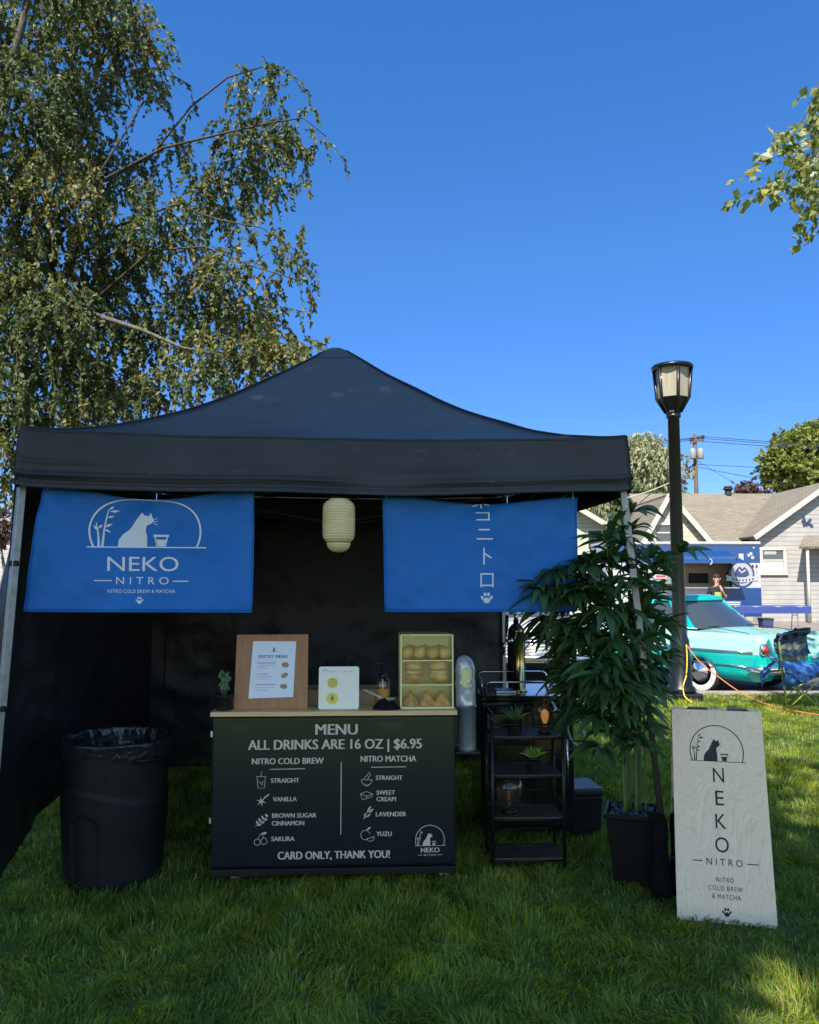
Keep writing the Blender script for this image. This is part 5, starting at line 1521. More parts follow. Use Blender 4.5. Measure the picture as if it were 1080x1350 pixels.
# ================================================================== LAMP POST
lb = P(898, 914, 11.35)
lamp = thing('street_lamp', 'black park lamp post with a tapering lantern head and frosted panes', 'lamp post', (lb.x, 11.35, 0))
hz = P(893, 546, 11.35).z
b = MB(); b.box((0, 0, .05), (.46, .46, .10)); b.build('plinth', M['lampblack'], lamp, bevel=.02)
b = MB(); b.lathe([(.20, .10), (.19, .16), (.155, .20), (.150, .55), (.135, .62), (.128, .80), (.110, .84), (.098, .90), (.093, 1.0), (.080, hz - .06), (.10, hz - .05), (.10, hz)], 28); b.build('post', M['lampblack'], lamp)
top = P(893, 487, 11.35).z
n8 = 6
zs_ = P(893, 525, 11.35).z
b = MB(); b.lathe([(.095, hz), (.112, hz + .015), (.105, hz + .04), (.205, zs_ - .01), (.215, zs_)], 6, smooth=False); b.build('collar', M['lampblack'], lamp)
for i in range(n8):
    o_ = PI / 6 + 2 * PI * i / n8; dv = lambda r, z: Vector((r * math.cos(o_), r * math.sin(o_), z))
    b = MB(); b.tube([dv(.105, hz + .02), dv(.222, zs_), dv(.258, top)], [.020, .024, .024], 6); b.build('frame_rib', M['lampblack'], lamp)
b = MB(); b.lathe([(.205, zs_), (.238, top)], n8, cap=False, smooth=False)
b.build('pane', M['frost'], lamp)
b = MB(); b.lathe([(.235, top - .005), (.285, top), (.292, top + .03), (.27, top + .055), (.12, top + .075), (0, top + .08)], 28); b.build('lid', M['lampblack'], lamp)

# cords
def cord(name, label, pts, r, m):
    mb = MB(); P_ = [Vector(q) for q in pts]; out = []
    for i in range(len(P_) - 1):
        p0, p1, p2, p3 = P_[max(i - 1, 0)], P_[i], P_[i + 1], P_[min(i + 2, len(P_) - 1)]
        for k_ in range(8):
            t = k_ / 8
            out.append(.5 * ((2 * p1) + (p2 - p0) * t + (2 * p0 - 5 * p1 + 4 * p2 - p3) * t * t + (-p0 + 3 * p1 - 3 * p2 + p3) * t ** 3))
    out.append(P_[-1]); mb.tube(out, r, 6)
    return tag(mb.build(name, m), label, 'cable')
M['orange'] = mat('orange cord rubber', (.55, .15, .06), .6); M['yellowcord'] = mat('yellow cord rubber', (.72, .50, .06), .5)
cord('extension_cable', 'orange extension cable running from the lamp post across the lawn to the folding chair',
     [P(905, 850, 11.2), P(922, 872, 11.1), P(948, 893, 10.9), P(980, 915, 10.7), G(1010, 928, .05), G(1040, 936, .04), G(1090, 944, .04)], .008, M['orange'])
cord('extension_cable', 'yellow extension cable hanging down the side of the lamp post', [P(905, 850, 11.2), P(906, 868, 11.18), P(905, 890, 11.15), P(901, 905, 11.1), P(903, 918, 11.05), G(912, 926, .04)], .009, M['yellowcord'])

# ================================================================== CARS
M['teal'] = mat('teal car paint', (0.0, 0.36, 0.34), 0.2, coat=.6, spec=.5); M['mint'] = mat('mint car paint', (0.28, 0.52, 0.43), 0.22, coat=.6)
M['whitepaint'] = mat('white car paint', (0.55, 0.54, 0.51), 0.25, coat=.6); M['tyre'] = mat('tyre rubber', (.015, .015, .016), .8); M['whitewall'] = mat('whitewall rubber', (.62, .60, .56), .6)
M['carglass'] = mat('dark car glass', (.035, .045, .06), .06, spec=.6, coat=.3); M['redlens'] = mat('red lens', (.35, .02, .02), .15, coat=.5); M['darkunder'] = mat('dark underbody', (.012, .012, .012), .9)
M['seat'] = mat('grey seat cloth', (.2, .2, .2), .8); M['amberglow'] = mat('clear lens', (.6, .62, .62), .1)


def interp(tab, x):
    for (a, ya), (b_, yb) in zip(tab, tab[1:]):
        if x <= b_: 
            t = (x - a) / (b_ - a) if b_ > a else 0
            t = max(0, min(1, t)); t = t * t * (3 - 2 * t) * .5 + t * .5
            return ya + (yb - ya) * t
    return tab[-1][1]


def classic_car(name, label, loc, rz, low, upp, roofm, cat='car'):
    root = thing(name, label, cat, loc, rz)
    ZT = [(-2.55, .90), (-2.45, .955), (-1.7, .955), (-1.0, .935), (.6, .95), (1.7, .97), (2.35, .93), (2.55, .80)]
    ZC = [(-2.55, .60), (-2.45, .78), (-2.1, .90), (-1.45, .985), (-1.0, 1.02), (.8, 1.03), (1.6, 1.01), (2.3, .93), (2.5, .80), (2.55, .66)]
    WD = [(-2.55, .80), (-2.45, .88), (-1.9, .93), (-1.0, .95), (1.2, .95), (2.1, .93), (2.45, .87), (2.55, .78)]
    ARCH = [(-1.45, .34, .25), (1.48, .40, .36)]
    xs = sorted(set([round(-2.55 + .05 * i, 3) for i in range(103)]))
    secs = []
    for x in xs:
        w, zt, zc = interp(WD, x), interp(ZT, x), interp(ZC, x)
        zl = .27 + (.10 if abs(x) > 2.45 else 0)
        za = zl
        for (xc, rw, rh) in ARCH:
            if abs(x - xc) < rw: za = max(za, .30 + rh * math.sqrt(1 - ((x - xc) / rw) ** 2))
        z1 = max(.40, za + .02); z2 = max(.56, za + .03)
        sec = [(.62 * w, za + .0), (.955 * w, za), (.985 * w, z1), (w, z2), (1.0 * w, .665), (.992 * w, .70), (.98 * w, zt - .10), (.95 * w, zt - .025), (.88 * w, zt), (.78 * w, zt * .5 + zc * .5 - .02), (.55 * w, zc), (.25 * w, zc + .018), (0, zc + .022)]
        secs.append([(x, y, z) for y, z in sec] + [(x, -y, z) for y, z in sec[-2::-1]])
    ns = len(secs[0]); half = 12
    mb = MB(); vs = [p for s_ in secs for p in s_]
    fl_, mi = [], []
    for i in range(len(secs) - 1):
        for k_ in range(ns - 1):
            kk = k_ if k_ < half else ns - 2 - k_
            fl_.append((i * ns + k_, i * ns + k_ + 1, (i + 1) * ns + k_ + 1, (i + 1) * ns + k_)); mi.append(0 if kk < 4 else 1)
    mb.v = vs; mb.f = [list(q) for q in fl_]; mb.m = mi; mb.sm = [True] * len(mi)
    mb.f.append(list(range(ns))); mb.m.append(0); mb.sm.append(False)
    mb.f.append(list(range((len(secs) - 1) * ns, len(secs) * ns))); mb.m.append(1); mb.sm.append(False)
    mb.build('body', [low, upp], root)
    ub = MB(); ub.box((0, 0, .42), (4.9, 1.2, .26)); ub.box((-1.45, 0, .42), (.8, 1.62, .24)); ub.box((1.48, 0, .45), (.85, 1.62, .3)); ub.build('underbody', M['darkunder'], root)
    # greenhouse
    def ringp(x0, x1, w0, w1, z, bow0, bow1, n=10):
        out = []
        for i in range(n + 1):
            t = -1 + 2 * i / n; out.append(Vector((x1 + bow1 * (1 - t * t), t * w1, z)))
        for i in range(n + 1):
            t = 1 - 2 * i / n; out.append(Vector((x0 - bow0 * (1 - t * t), t * w0, z)))
        return out
    lo_, hi_ = ringp(-1.32, .62, .74, .78, .985, .20, .22), ringp(-.78, .18, .56, .58, 1.41, .10, .12)
    n = len(lo_)
    g = MB(); g.add(lo_ + hi_, [(i, (i + 1) % n, n + (i + 1) % n, n + i) for i in range(n)], 0, True); g.build('window_glass', M['carglass'], root)
    r_ = MB(); rings = [hi_]
    for (k_, z) in ((1.05, 1.405), (1.06, 1.425), (1.0, 1.465), (.85, 1.495), (.5, 1.515), (.05, 1.52)):
        cx = -.3; rings.append([Vector((cx + (q.x - cx) * k_, q.y * k_, z)) for q in hi_])
    vs = [q for rg__ in rings for q in rg__]
    r_.add(vs, [(j * n + i, j * n + (i + 1) % n, (j + 1) * n + (i + 1) % n, (j + 1) * n + i) for j in range(len(rings) - 1) for i in range(n)], 0, True); r_.build('roof', roofm, root)
    for sy in (1, -1):
        p_ = MB(); 
        p_.tube([(.62, sy * .775, .985), (.19, sy * .58, 1.42)], .028, 6); p_.tube([(-.30, sy * .775, .985), (-.30, sy * .59, 1.42)], .03, 6)
        q0, q1 = Vector((-1.28, sy * .745, .985)), Vector((-.78, sy * .565, 1.42)); q2, q3 = Vector((-.98, sy * .77, .985)), Vector((-.62, sy * .575, 1.42))
        o_ = Vector((0, sy * .012, .006)); p_.add([q0 + o_, q2 + o_, q3 + o_, q1 + o_, q0 - o_, q2 - o_, q3 - o_, q1 - o_], [(0, 1, 2, 3), (7, 6, 5, 4), (0, 4, 5, 1), (1, 5, 6, 2), (2, 6, 7, 3), (3, 7, 4, 0)])
        p_.build('pillar', roofm, root)
        c_ = MB(); c_.tube([(-2.40, sy * .90, .70), (-1.9, sy * .948, .695), (-.9, sy * .965, .69), (.7, sy * .965, .67), (1.3, sy * .965, .58), (1.9, sy * .95, .70), (2.4, sy * .89, .72)], .013, 6)
        c_.tube([(-2.42, sy * .89, .47), (-1.9, sy * .945, .50), (.4, sy * .962, .50)], .008, 6); c_.tube([(-1.32, sy * .75, .99), (-.3, sy * .785, 1.0), (.62, sy * .785, .995)], .012, 6); c_.build('side_trim', M['chrome'], root)
        t_ = MB(); t_.lathe([(.085, 0), (.095, .03), (.08, .06)], 22); tl2 = t_.build('tail_light', M['chrome'], root); tl2.location = (-2.50, sy * .80, .74); tl2.rotation_euler = (0, -PI / 2, 0)
        t_ = MB(); t_.lathe([(.068, .055), (.06, .075), (.03, .088), (0, .09)], 20); t_.build('red_lens', M['redlens'], tl2)
        h_ = MB(); h_.lathe([(.10, 0), (.11, .03), (.09, .07)], 24); hl = h_.build('headlight', M['chrome'], root); hl.location = (2.46, sy * .70, .74); hl.rotation_euler = (0, PI / 2, 0)
        h_ = MB(); h_.lathe([(.085, .06), (.06, .09), (0, .1)], 20); h_.build('lens', M['amberglow'], hl)
        # door seams and handle
        d_ = MB(); d_.tube([(-.32, sy * .958, .36), (-.32, sy * .968, .66), (-.32, sy * .945, .90)], .006, 5); d_.tube([(.62, sy * .958, .36), (.62, sy * .968, .66), (.62, sy * .945, .90)], .006, 5); d_.build('door_seam', M['darkunder'], root)
        d_ = MB(); d_.tube([(-.24, sy * .975, .80), (-.10, sy * .975, .80)], .012, 6); d_.build('door_handle', M['chrome'], root)
        for xc in (-1.45, 1.48):
            w_ = MB(); w_.lathe([(.22, -.09), (.33, -.09), (.345, -.06), (.345, .06), (.33, .088), (.305, .094)], 36, cap=False); wh = w_.build('wheel', M['tyre'], root)
            wh.location = (xc, sy * .80, .345); wh.rotation_euler = (-sy * PI / 2, 0, 0)
            w_ = MB(); w_.lathe([(.306, .093), (.295, .099), (.215, .092)], 36, cap=False); w_.build('whitewall', M['whitewall'], wh)
            w_ = MB(); w_.lathe([(.217, .088), (.20, .075), (.16, .085), (.10, .11), (0, .12)], 30); w_.build('hubcap', M['chrome'], wh)
    for sx in (-1, 1):
        u_ = MB(); u_.tube([(sx * 2.35, -.97, .46), (sx * 2.55, -.88, .46), (sx * 2.64, -.5, .46), (sx * 2.66, 0, .46), (sx * 2.64, .5, .46), (sx * 2.55, .88, .46), (sx * 2.35, .97, .46)], [.035, .05, .055, .055, .055, .05, .035], 10)
        for sy in (-.45, .45): u_.box((sx * 2.70, sy, .50), (.06, .09, .24))
        u_.build('bumper', M['chrome'], root, bevel=.0)
    gr = MB()
    for i in range(5): gr.tube([(2.55, -.62, .52 + .055 * i), (2.60, 0, .52 + .055 * i), (2.55, .62, .52 + .055 * i)], .013, 6)
    gr.box((2.535, 0, .63), (.02, 1.3, .30), m=1); gr.build('grille', [M['chrome'], M['darkunder']], root)
    tr = MB(); tr.tube([(-2.12, -.62, .955), (-1.42, -.60, 1.018), (-1.42, .60, 1.018), (-2.12, .62, .955), (-2.47, .60, .80)], .006, 5); tr.tube([(-2.12, -.62, .955), (-2.47, -.60, .80)], .006, 5); tr.build('trunk_seam', M['darkunder'], root)
    e_ = MB(); e_.tube([(-2.52, -.22, .73), (-2.60, -.14, .66), (-2.62, .14, .66), (-2.52, .22, .73)], .02, 8); e_.tube([(-2.50, .80, .68), (-2.56, .6, .60), (-2.57, .3, .58)], .022, 8); e_.tube([(-2.50, -.80, .68), (-2.56, -.6, .60), (-2.57, -.3, .58)], .022, 8); e_.build('rear_trim', M['chrome'], root)
    return root

# two-tone car parked at the kerb, tail towards the right
ca = R(58)
hd = Vector((-math.cos(ca), math.sin(ca), 0)); lf = Vector((-hd.y, hd.x, 0))
rc = P(1003, 857, 12.05)
cpos = Vector((rc.x, rc.y, ROAD_Z)) + hd * 2.48 - lf * .82
car = classic_car('parked_car', 'two-tone teal and mint classic car parked at the kerb, its tail to the folding chair', (cpos.x, cpos.y, ROAD_Z), math.atan2(hd.y, hd.x), M['teal'], M['mint'], M['teal'])
wp = P(705, 860, 15.2)
classic_car('parked_car', 'white classic car facing the lawn behind the tap tower', (wp.x + .15, 16.4, ROAD_Z), R(-97), M['whitepaint'], M['whitepaint'], M['whitepaint'])

# ================================================================== FOOD TRUCK
M['truckblue'] = mat('royal blue truck paint', (.008, .048, .17), .3, coat=.3); M['truckwhite'] = mat('white truck paint', (.42, .42, .44), .4, c2=(.37, .37, .39), nscale=2); M['inside'] = mat('beige truck lining', (.55, .45, .32), .6)
M['dark'] = mat('dark opening', (.015, .016, .02), .7); M['redsign'] = mat('red sign print', (.45, .05, .05), .5); M['navyprint'] = mat('navy emblem print', (.035, .05, .13), .5); M['greyprint'] = mat('grey emblem print', (.33, .33, .38), .5)
TY = 27.5
x0, x1 = P(800, 760, TY).x, P(1003, 760, TY).x
zt = P(900, 714, TY).z; GZ = -.14
tk = thing('food_truck', 'blue and white food trailer with raised blue serving flap and round emblem', 'food truck', ((x0 + x1) / 2, TY, GZ))
TL = x1 - x0; TH = zt - GZ; TD = 2.2
X = lambda px: P(px, 760, TY).x - (x0 + x1) / 2
Z = lambda py: P(900, py, TY).z - GZ
zf = .55
wx0, wx1 = X(872), X(966); wz0, wz1 = Z(774), Z(738)
b = MB()                                      # walls around the serving hatch
b.box(((-TL / 2 + wx0) / 2, 0.03, (zf + TH - .1) / 2), (wx0 + TL / 2, .06, TH - .1 - zf)); b.box(((wx1 + TL / 2) / 2, 0.03, (zf + TH - .1) / 2), (TL / 2 - wx1, .06, TH - .1 - zf))
b.box(((wx0 + wx1) / 2, .03, (zf + wz0) / 2), (wx1 - wx0, .06, wz0 - zf)); b.box(((wx0 + wx1) / 2, .03, (wz1 + TH - .1) / 2), (wx1 - wx0, .06, TH - .1 - wz1))
b.box((0, TD, (zf + TH - .1) / 2), (TL, .06, TH - .1 - zf)); b.box((-TL / 2 + .03, TD / 2, (zf + TH - .1) / 2), (.06, TD - .07, TH - .1 - zf)); b.box((TL / 2 - .03, TD / 2, (zf + TH - .1) / 2), (.06, TD - .07, TH - .1 - zf)); b.box((0, TD / 2, zf + .03), (TL - .13, TD - .07, .06))
b.build('body_panel', M['truckwhite'], tk)
b = MB(); b.box((0, TD / 2, TH - .05), (TL + .06, TD + .1, .10)); b.build('roof', M['truckwhite'], tk, bevel=.03)
b = MB(); b.box((0, -.004, (Z(742) + TH - .1) / 2), (TL, .008, TH - .1 - Z(742))); b.box(((X(955) + TL / 2) / 2, -.004, (zf + Z(775)) / 2), (TL / 2 - X(955), .008, Z(775) - zf))
b.build('blue_band', M['truckblue'], tk)
b = MB(); b.box(((wx0 + wx1) / 2, TD * .6, (wz0 + wz1) / 2 - .1), (wx1 - wx0 + .8, .04, wz1 - wz0 + .4)); b.build('inner_wall', M['inside'], tk)
b = MB(); b.box((X(938), TD * .55, Z(762)), (.66, .06, .34)); b.box((X(896), TD * .55, Z(760)), (.2, .06, .5), m=1); b.build('equipment', [M['dark'], M['steel']], tk)
b = MB(); b.box(((wx0 + wx1) / 2, -.16, wz0 - .02), (wx1 - wx0 + .2, .34, .04)); b.build('serving_shelf', M['steel'], tk)
fa, fb = X(885), X(968)
b = MB(); b.prism([(fa + .15, 0), (fb - .22, 0), (fb, 1), (fa - .25, 1)], lambda x, y, d: Vector((x, -.02 - 1.0 * y, Z(728.5) + d - .38 * y)), .05); fl2 = b.build('serving_flap', M['truckblue'], tk)
b = MB(); b.tube([(fb - .25, -.9, Z(737)), (X(955), -.01, Z(760))], .02, 6); b.tube([(fa, -.9, Z(737)), (fa + .1, -.01, Z(760))], .02, 6); b.build('strut', M['blackmetal'], fl2)
f = Flat(); f.arc(X(922), -Z(733), .07, .09, -1.6, 1.7, .03, 12); f.build('flap_mark', lambda x, y: Vector((x, -1.022, -y - .21)), M['truckwhite'], tk)
# round emblem, small marks, red menu sign
f = Flat(); ex, ez = X(978), Z(757)
f.arc(0, 0, .40, .43, 0, 2 * PI, .06, 36); f.build('emblem_ring', lambda x, y: Vector((ex + x, -.012, ez - y)), M['navyprint'], tk)
f = Flat(); f.ell(0, .0, .36, .39, 0, 28); f.build('emblem_field', lambda x, y: Vector((ex + x, -.016, ez - y)), M['greyprint'], tk)
f = Flat(); f.poly([(-.24, .02), (-.20, -.14), (-.06, -.26), (.02, -.17), (.10, -.25), (.22, -.10), (.25, .03), (.12, .10), (-.12, .10)]); f.stroke([(-.16, .26), (.0, .29), (.16, .26)], .05)
f.build('emblem_figure', lambda x, y: Vector((ex + x, -.020, ez - y)), M['navyprint'], tk)
f = Flat(); f.poly([(-.55, .02), (-.44, .06), (-.2, .12), (0, .14), (.2, .12), (.44, .06), (.55, .02), (.50, .14), (.55, .22), (.42, .22), (.2, .26), (0, .27), (-.2, .26), (-.42, .22), (-.55, .22), (-.50, .14)]); f.stroke([(-.10, -.16), (.0, -.05), (.12, -.14)], .05)
f.build('emblem_ribbon', lambda x, y: Vector((ex + x, -.024, ez - y)), M['truckwhite'], tk)
f = Flat()
for q in range(7): f.stroke([(-.33 + q * .11, .15 + .05 * math.cos((q - 3) * .45)), (-.27 + q * .11, .15 + .05 * math.cos((q - 3) * .45))], .06)
f.build('emblem_print', lambda x, y: Vector((ex + x, -.028, ez - y)), M['navyprint'], tk)
f = Flat(); f.stroke([(X(978), -Z(730)), (X(978), -Z(740))], .16)
for (px, py) in ((988, 732), (993, 735), (991, 730)): f.ell(X(px), -Z(py), .055, .055)
f.ell(X(995), -Z(722), .03, .03); f.build('white_marks', lambda x, y: Vector((x, -.016, -y)), M['truckwhite'], tk)
f = Flat(); f.stroke([(X(993), -Z(745)), (X(993), -Z(756))], .05); f.stroke([(X(998), -Z(745)), (X(998), -Z(756))], .05); f.ell(X(993), -Z(746), .05, .07); f.ell(X(998), -Z(746), .05, .07); f.build('cutlery_print', lambda x, y: Vector((x, -.010, -y)), M['greyprint'], tk)
b = MB(); b.box((X(871), -.03, Z(757)), (.40, .03, .30)); sg = b.build('menu_sign', M['truckwhite'], tk)
f = Flat(); f.stroke([(-.16, -.05), (.16, -.05)], .10); f.stroke([(-.16, .07), (.16, .07)], .06); f.build('red_print', lambda x, y: Vector((X(871) + x, -.05, Z(757) - y)), M['redsign'], sg)
b = MB(); b.box((X(864), TD * .5, zf * .7), (TL * .5, TD * .8, .2)); b.build('chassis', M['darkunder'], tk)
for xx in (X(905), X(930)):
    w_ = MB(); w_.tube([(xx, .05, .33), (xx, .27, .33)], .33, 28); w_.tube([(xx, .045, .33), (xx, .05, .33)], .18, 20, m=1); w_.build('wheel', [M['tyre'], M['steel']], tk)
b = MB(); b.tube([(TL / 2 - .4, .5, zf), (TL / 2 - .4, .5, 0)], .05, 8); b.tube([(TL / 2 - .4, TD - .4, zf), (TL / 2 - .4, TD - .4, 0)], .05, 8); b.build('jack_leg', M['steel'], tk)

# things in front of the trailer: white cooler, box, folding table
p = G(965, 826, GZ)
t = thing('drinks_cooler', 'white box cooler on a stand beside the person at the food trailer', 'cooler', (P(965, 800, 27.0).x, 27.0, GZ))
b = MB(); b.box((0, 0, .55), (.44, .4, .06)); b.box((0, 0, .79), (.42, .38, .42)); b.box((0, 0, 1.03), (.45, .41, .06)); b.build('cooler_body', M['truckwhite'], t, bevel=.02)
for sx in (-1, 1):
    for sy in (-1, 1): b = MB(); b.bar((sx * .2, sy * .17, .52), (sx * .2, sy * .17, 0), .03); b.build('leg', M['steel'], t)
ty_ = 26.0
tx0, tx1 = P(968, 800, ty_).x, P(1069, 800, ty_).x; tz = P(1020, 799, ty_).z
ft = thing('folding_table', 'long folding table under a blue checked cloth in front of the house', 'table', ((tx0 + tx1) / 2, ty_, GZ))
tl3 = tx1 - tx0; th3 = tz - GZ
def checked():
    m = mat('blue checked cloth', (.02, .04, .2), .8); nt = m.node_tree; ck = nt.nodes.new('ShaderNodeTexChecker'); tc = nt.nodes.new('ShaderNodeTexCoord'); ck.inputs['Scale'].default_value = 22
    ck.inputs['Color1'].default_value = (.012, .03, .17, 1); ck.inputs['Color2'].default_value = (.05, .08, .27, 1); nt.links.new(tc.outputs['Object'], ck.inputs['Vector']); nt.links.new(ck.outputs[0], nt.nodes['Principled BSDF'].inputs['Base Color']); return m
b = MB(); b.box((0, .38, th3 - .02), (tl3, .76, .03)); b.build('tabletop', M['truckwhite'], ft)
t2 = MB()
def clo(u, v):
    pr = (u - .5) * (tl3 + .02)
    a = v * (.76 + .46)
    w = .012 * math.sin(pr * 9) 
    if a < .23: y, z = -.012 + w, th3 - .235 + a
    elif a < .23 + .76: y, z = -.01 + (a - .23) * 1.02, th3 + .002
    else: y, z = .772 + w, th3 - (a - .99)
    return Vector((pr, y, z))
t2.grid(clo, 90, 30, smooth=False); tc_o = t2.build('table_cloth', checked(), None)
tc_o.location = ft.location; tag(tc_o, 'blue checked cloth draped over the long folding table', 'tablecloth')
for sx in (-1, 1):
    b = MB(); xx = sx * (tl3 / 2 - .35)
    b.tube([(xx, .1, 0), (xx + .02, .2, th3 - .3), (xx, .25, th3 - .04)], .018, 6); b.tube([(xx, .66, 0), (xx + .02, .56, th3 - .3), (xx, .5, th3 - .04)], .018, 6); b.tube([(xx + .02, .2, th3 - .3), (xx + .02, .56, th3 - .3)], .015, 6); b.build('leg', M['steel'], ft)
t = thing('storage_bin', 'dark storage bin standing under the blue checked table', 'bin', (P(1015, 815, ty_).x, ty_ + .3, GZ)); b = MB(); b.box((0, 0, .26), (.35, .4, .5), taper=.85); b.build('body', M['navyprint'], t, bevel=.02); b = MB(); b.box((0, 0, .53), (.38, .43, .05)); b.build('lid', M['dark'], t, bevel=.01)

# ================================================================== PERSON
M['skin'] = mat('skin', (.48, .27, .19), .5); M['shirt'] = mat('black shirt', (.014, .014, .016), .8); M['hair'] = mat('dark hair', (.02, .015, .012), .6); M['greenprint'] = mat('green shirt print', (.25, .34, .10), .7); M['jeans'] = mat('dark trousers', (.02, .024, .035), .8)
def skin_mesh(name, verts, edges, radii, m, parent, root=0, sub=1):
    me = bpy.data.meshes.new(name); me.from_pydata(verts, edges, []); me.materials.append(m)
    o = bpy.data.objects.new(name, me); link(o, parent)
    sk = o.modifiers.new('skin', 'SKIN'); sk.use_smooth_shade = True
    lay = me.skin_vertices[0].data if me.skin_vertices else None
    if lay is None:
        bm = bmesh.new(); bm.from_mesh(me); bm.verts.layers.skin.verify(); bm.to_mesh(me); bm.free(); lay = me.skin_vertices[0].data
    for i, r_ in enumerate(radii): lay[i].radius = (r_, r_) if not isinstance(r_, tuple) else r_
    lay[root].use_root = True
    s_ = o.modifiers.new('sub', 'SUBSURF'); s_.levels = sub; s_.render_levels = sub
    return o
pp = P(945, 770, 24.6)
man = thing('person', 'person in black shirt with green print, one hand held to the mouth', 'person', (pp.x, 24.6, GZ), 0.0)
man.scale = (1.08, 1.08, 1.08)
# faces -y; one continuous body
v = [(0, 0, .95), (0, .0, 1.15), (0, .01, 1.34), (0, .0, 1.45), (0, -.015, 1.54), (0, -.02, 1.66), (0, -.01, 1.76),          # pelvis..head top
     (.10, 0, .90), (.11, -.01, .50), (.11, .02, .08), (.12, -.13, .04), (-.10, 0, .90), (-.11, -.02, .50), (-.11, .02, .08), (-.12, -.13, .04),
     (.17, .01, 1.40), (.25, .03, 1.14), (.07, -.19, 1.34), (.035, -.19, 1.43),                                              # bent arm, hand at the mouth
     (-.17, .01, 1.40), (-.24, .03, 1.12), (-.20, -.12, .95), (-.19, -.15, .88)]
e = [(0, 1), (1, 2), (2, 3), (3, 4), (4, 5), (5, 6), (0, 7), (7, 8), (8, 9), (9, 10), (0, 11), (11, 12), (12, 13), (13, 14), (2, 15), (15, 16), (16, 17), (17, 18), (2, 19), (19, 20), (20, 21), (21, 22)]
r_ = [(.16, .12), (.15, .11), (.17, .12), .07, .058, (.078, .095), (.06, .07), .085, .06, .045, .035, .085, .06, .045, .035, .065, .048, .035, .030, .065, .048, .035, .030]
for (bi, base, dirs) in ((18, (.035, -.19, 1.43), ((-.03, .02, .05), (-.018, .015, .062), (-.004, .01, .064), (.010, .012, .056), (.03, .03, .02))), (22, (-.19, -.15, .88), ((-.02, -.02, -.06), (-.008, -.02, -.07), (.006, -.02, -.068), (.018, -.018, -.055), (.03, -.03, -.01)))):
    for d in dirs:
        k0 = len(v); v.append(tuple(base[i] + d[i] * .6 for i in range(3))); v.append(tuple(base[i] + d[i] for i in range(3))); e += [(bi, k0), (k0, k0 + 1)]; r_ += [.010, .008]
body = skin_mesh('body', v, e, r_, M['skin'], man, 0, 2)
# clothing: shirt and trousers follow the body
sv = [(0, 0, .93), (0, .0, 1.15), (0, .01, 1.34), (0, .0, 1.44), (.175, .01, 1.40), (.235, .025, 1.22), (-.175, .01, 1.40), (-.23, .025, 1.22)]
skin_mesh('shirt', sv, [(0, 1), (1, 2), (2, 3), (2, 4), (4, 5), (2, 6), (6, 7)], [(.178, .135), (.168, .125), (.188, .135), .078, .080, .066, .080, .066], M['shirt'], man, 1, 2)
jv = [(0, 0, .94), (.10, 0, .88), (.112, -.01, .50), (.112, .02, .10), (-.10, 0, .88), (-.112, -.02, .50), (-.112, .02, .10)]
skin_mesh('trousers', jv, [(0, 1), (1, 2), (2, 3), (0, 4), (4, 5), (5, 6)], [(.17, .13), .10, .075, .062, .10, .075, .062], M['jeans'], man, 0, 2)
b = MB(); b.blob((0, .012, 1.715), .092, .108, .095, 20, 14, jit=.15, seed=3); b.build('hair', M['hair'], man)
b = MB(); b.blob((0, -.122, 1.655), .014, .022, .02, 10, 8); b.blob((.093, -.02, 1.66), .012, .02, .03, 8, 8); b.blob((-.093, -.02, 1.66), .012, .02, .03, 8, 8); b.build('nose_and_ears', M['skin'], man)
b = MB(); b.blob((.033, -.105, 1.685), .012, .008, .008, 8, 6); b.blob((-.033, -.105, 1.685), .012, .008, .008, 8, 6); b.blob((0, -.108, 1.605), .026, .008, .007, 10, 6); b.build('eyes_and_mouth', M['hair'], man)
b = MB(); b.grid(lambda u, w: Vector(((u - .5) * .2, -.142 + abs(u - .5) ** 2 * .16, 1.10 + .2 * w + .012 * math.sin(u * 20))), 10, 6); b.build('shirt_print', M['greenprint'], man, solid=.004)

# ================================================================== HOUSES
def siding(name, c, pitch):
    m = bpy.data.materials.new(name); m.use_nodes = True; nt = m.node_tree; n = nt.nodes; l = nt.links; b_ = n['Principled BSDF']
    tc = n.new('ShaderNodeTexCoord'); sp = n.new('ShaderNodeSeparateXYZ'); l.new(tc.outputs['Object'], sp.inputs[0])
    mu = n.new('ShaderNodeMath'); mu.operation = 'MULTIPLY'; mu.inputs[1].default_value = 1 / pitch; fr = n.new('ShaderNodeMath'); fr.operation = 'FRACT'
    l.new(sp.outputs['Z'], mu.inputs[0]); l.new(mu.outputs[0], fr.inputs[0])
    bp = n.new('ShaderNodeBump'); bp.inputs['Strength'].default_value = 1.0; bp.inputs['Distance'].default_value = .05; bp.invert = True
    l.new(fr.outputs[0], bp.inputs['Height']); l.new(bp.outputs[0], b_.inputs['Normal'])
    rp = n.new('ShaderNodeValToRGB'); e_ = rp.color_ramp.elements; e_[0].position = .0; e_[0].color = (c[0] * .45, c[1] * .45, c[2] * .45, 1); e_[1].position = .14; e_[1].color = (*c, 1)
    nz = n.new('ShaderNodeTexNoise'); nz.inputs['Scale'].default_value = 2.5; l.new(tc.outputs['Object'], nz.inputs['Vector'])
    mx = n.new('ShaderNodeMix'); mx.data_type = 'RGBA'; mx.blend_type = 'MULTIPLY'; mx.inputs[0].default_value = .35
    l.new(fr.outputs[0], rp.inputs[0]); l.new(rp.outputs[0], mx.inputs[6]); l.new(nz.outputs['Fac'], mx.inputs[7]); l.new(mx.outputs[2], b_.inputs['Base Color']); b_.inputs['Roughness'].default_value = .7
    return m
M['siding'] = siding('white lap siding', (.33, .318, .305), .19); M['creamsiding'] = siding('cream lap siding', (.50, .44, .34), .19)
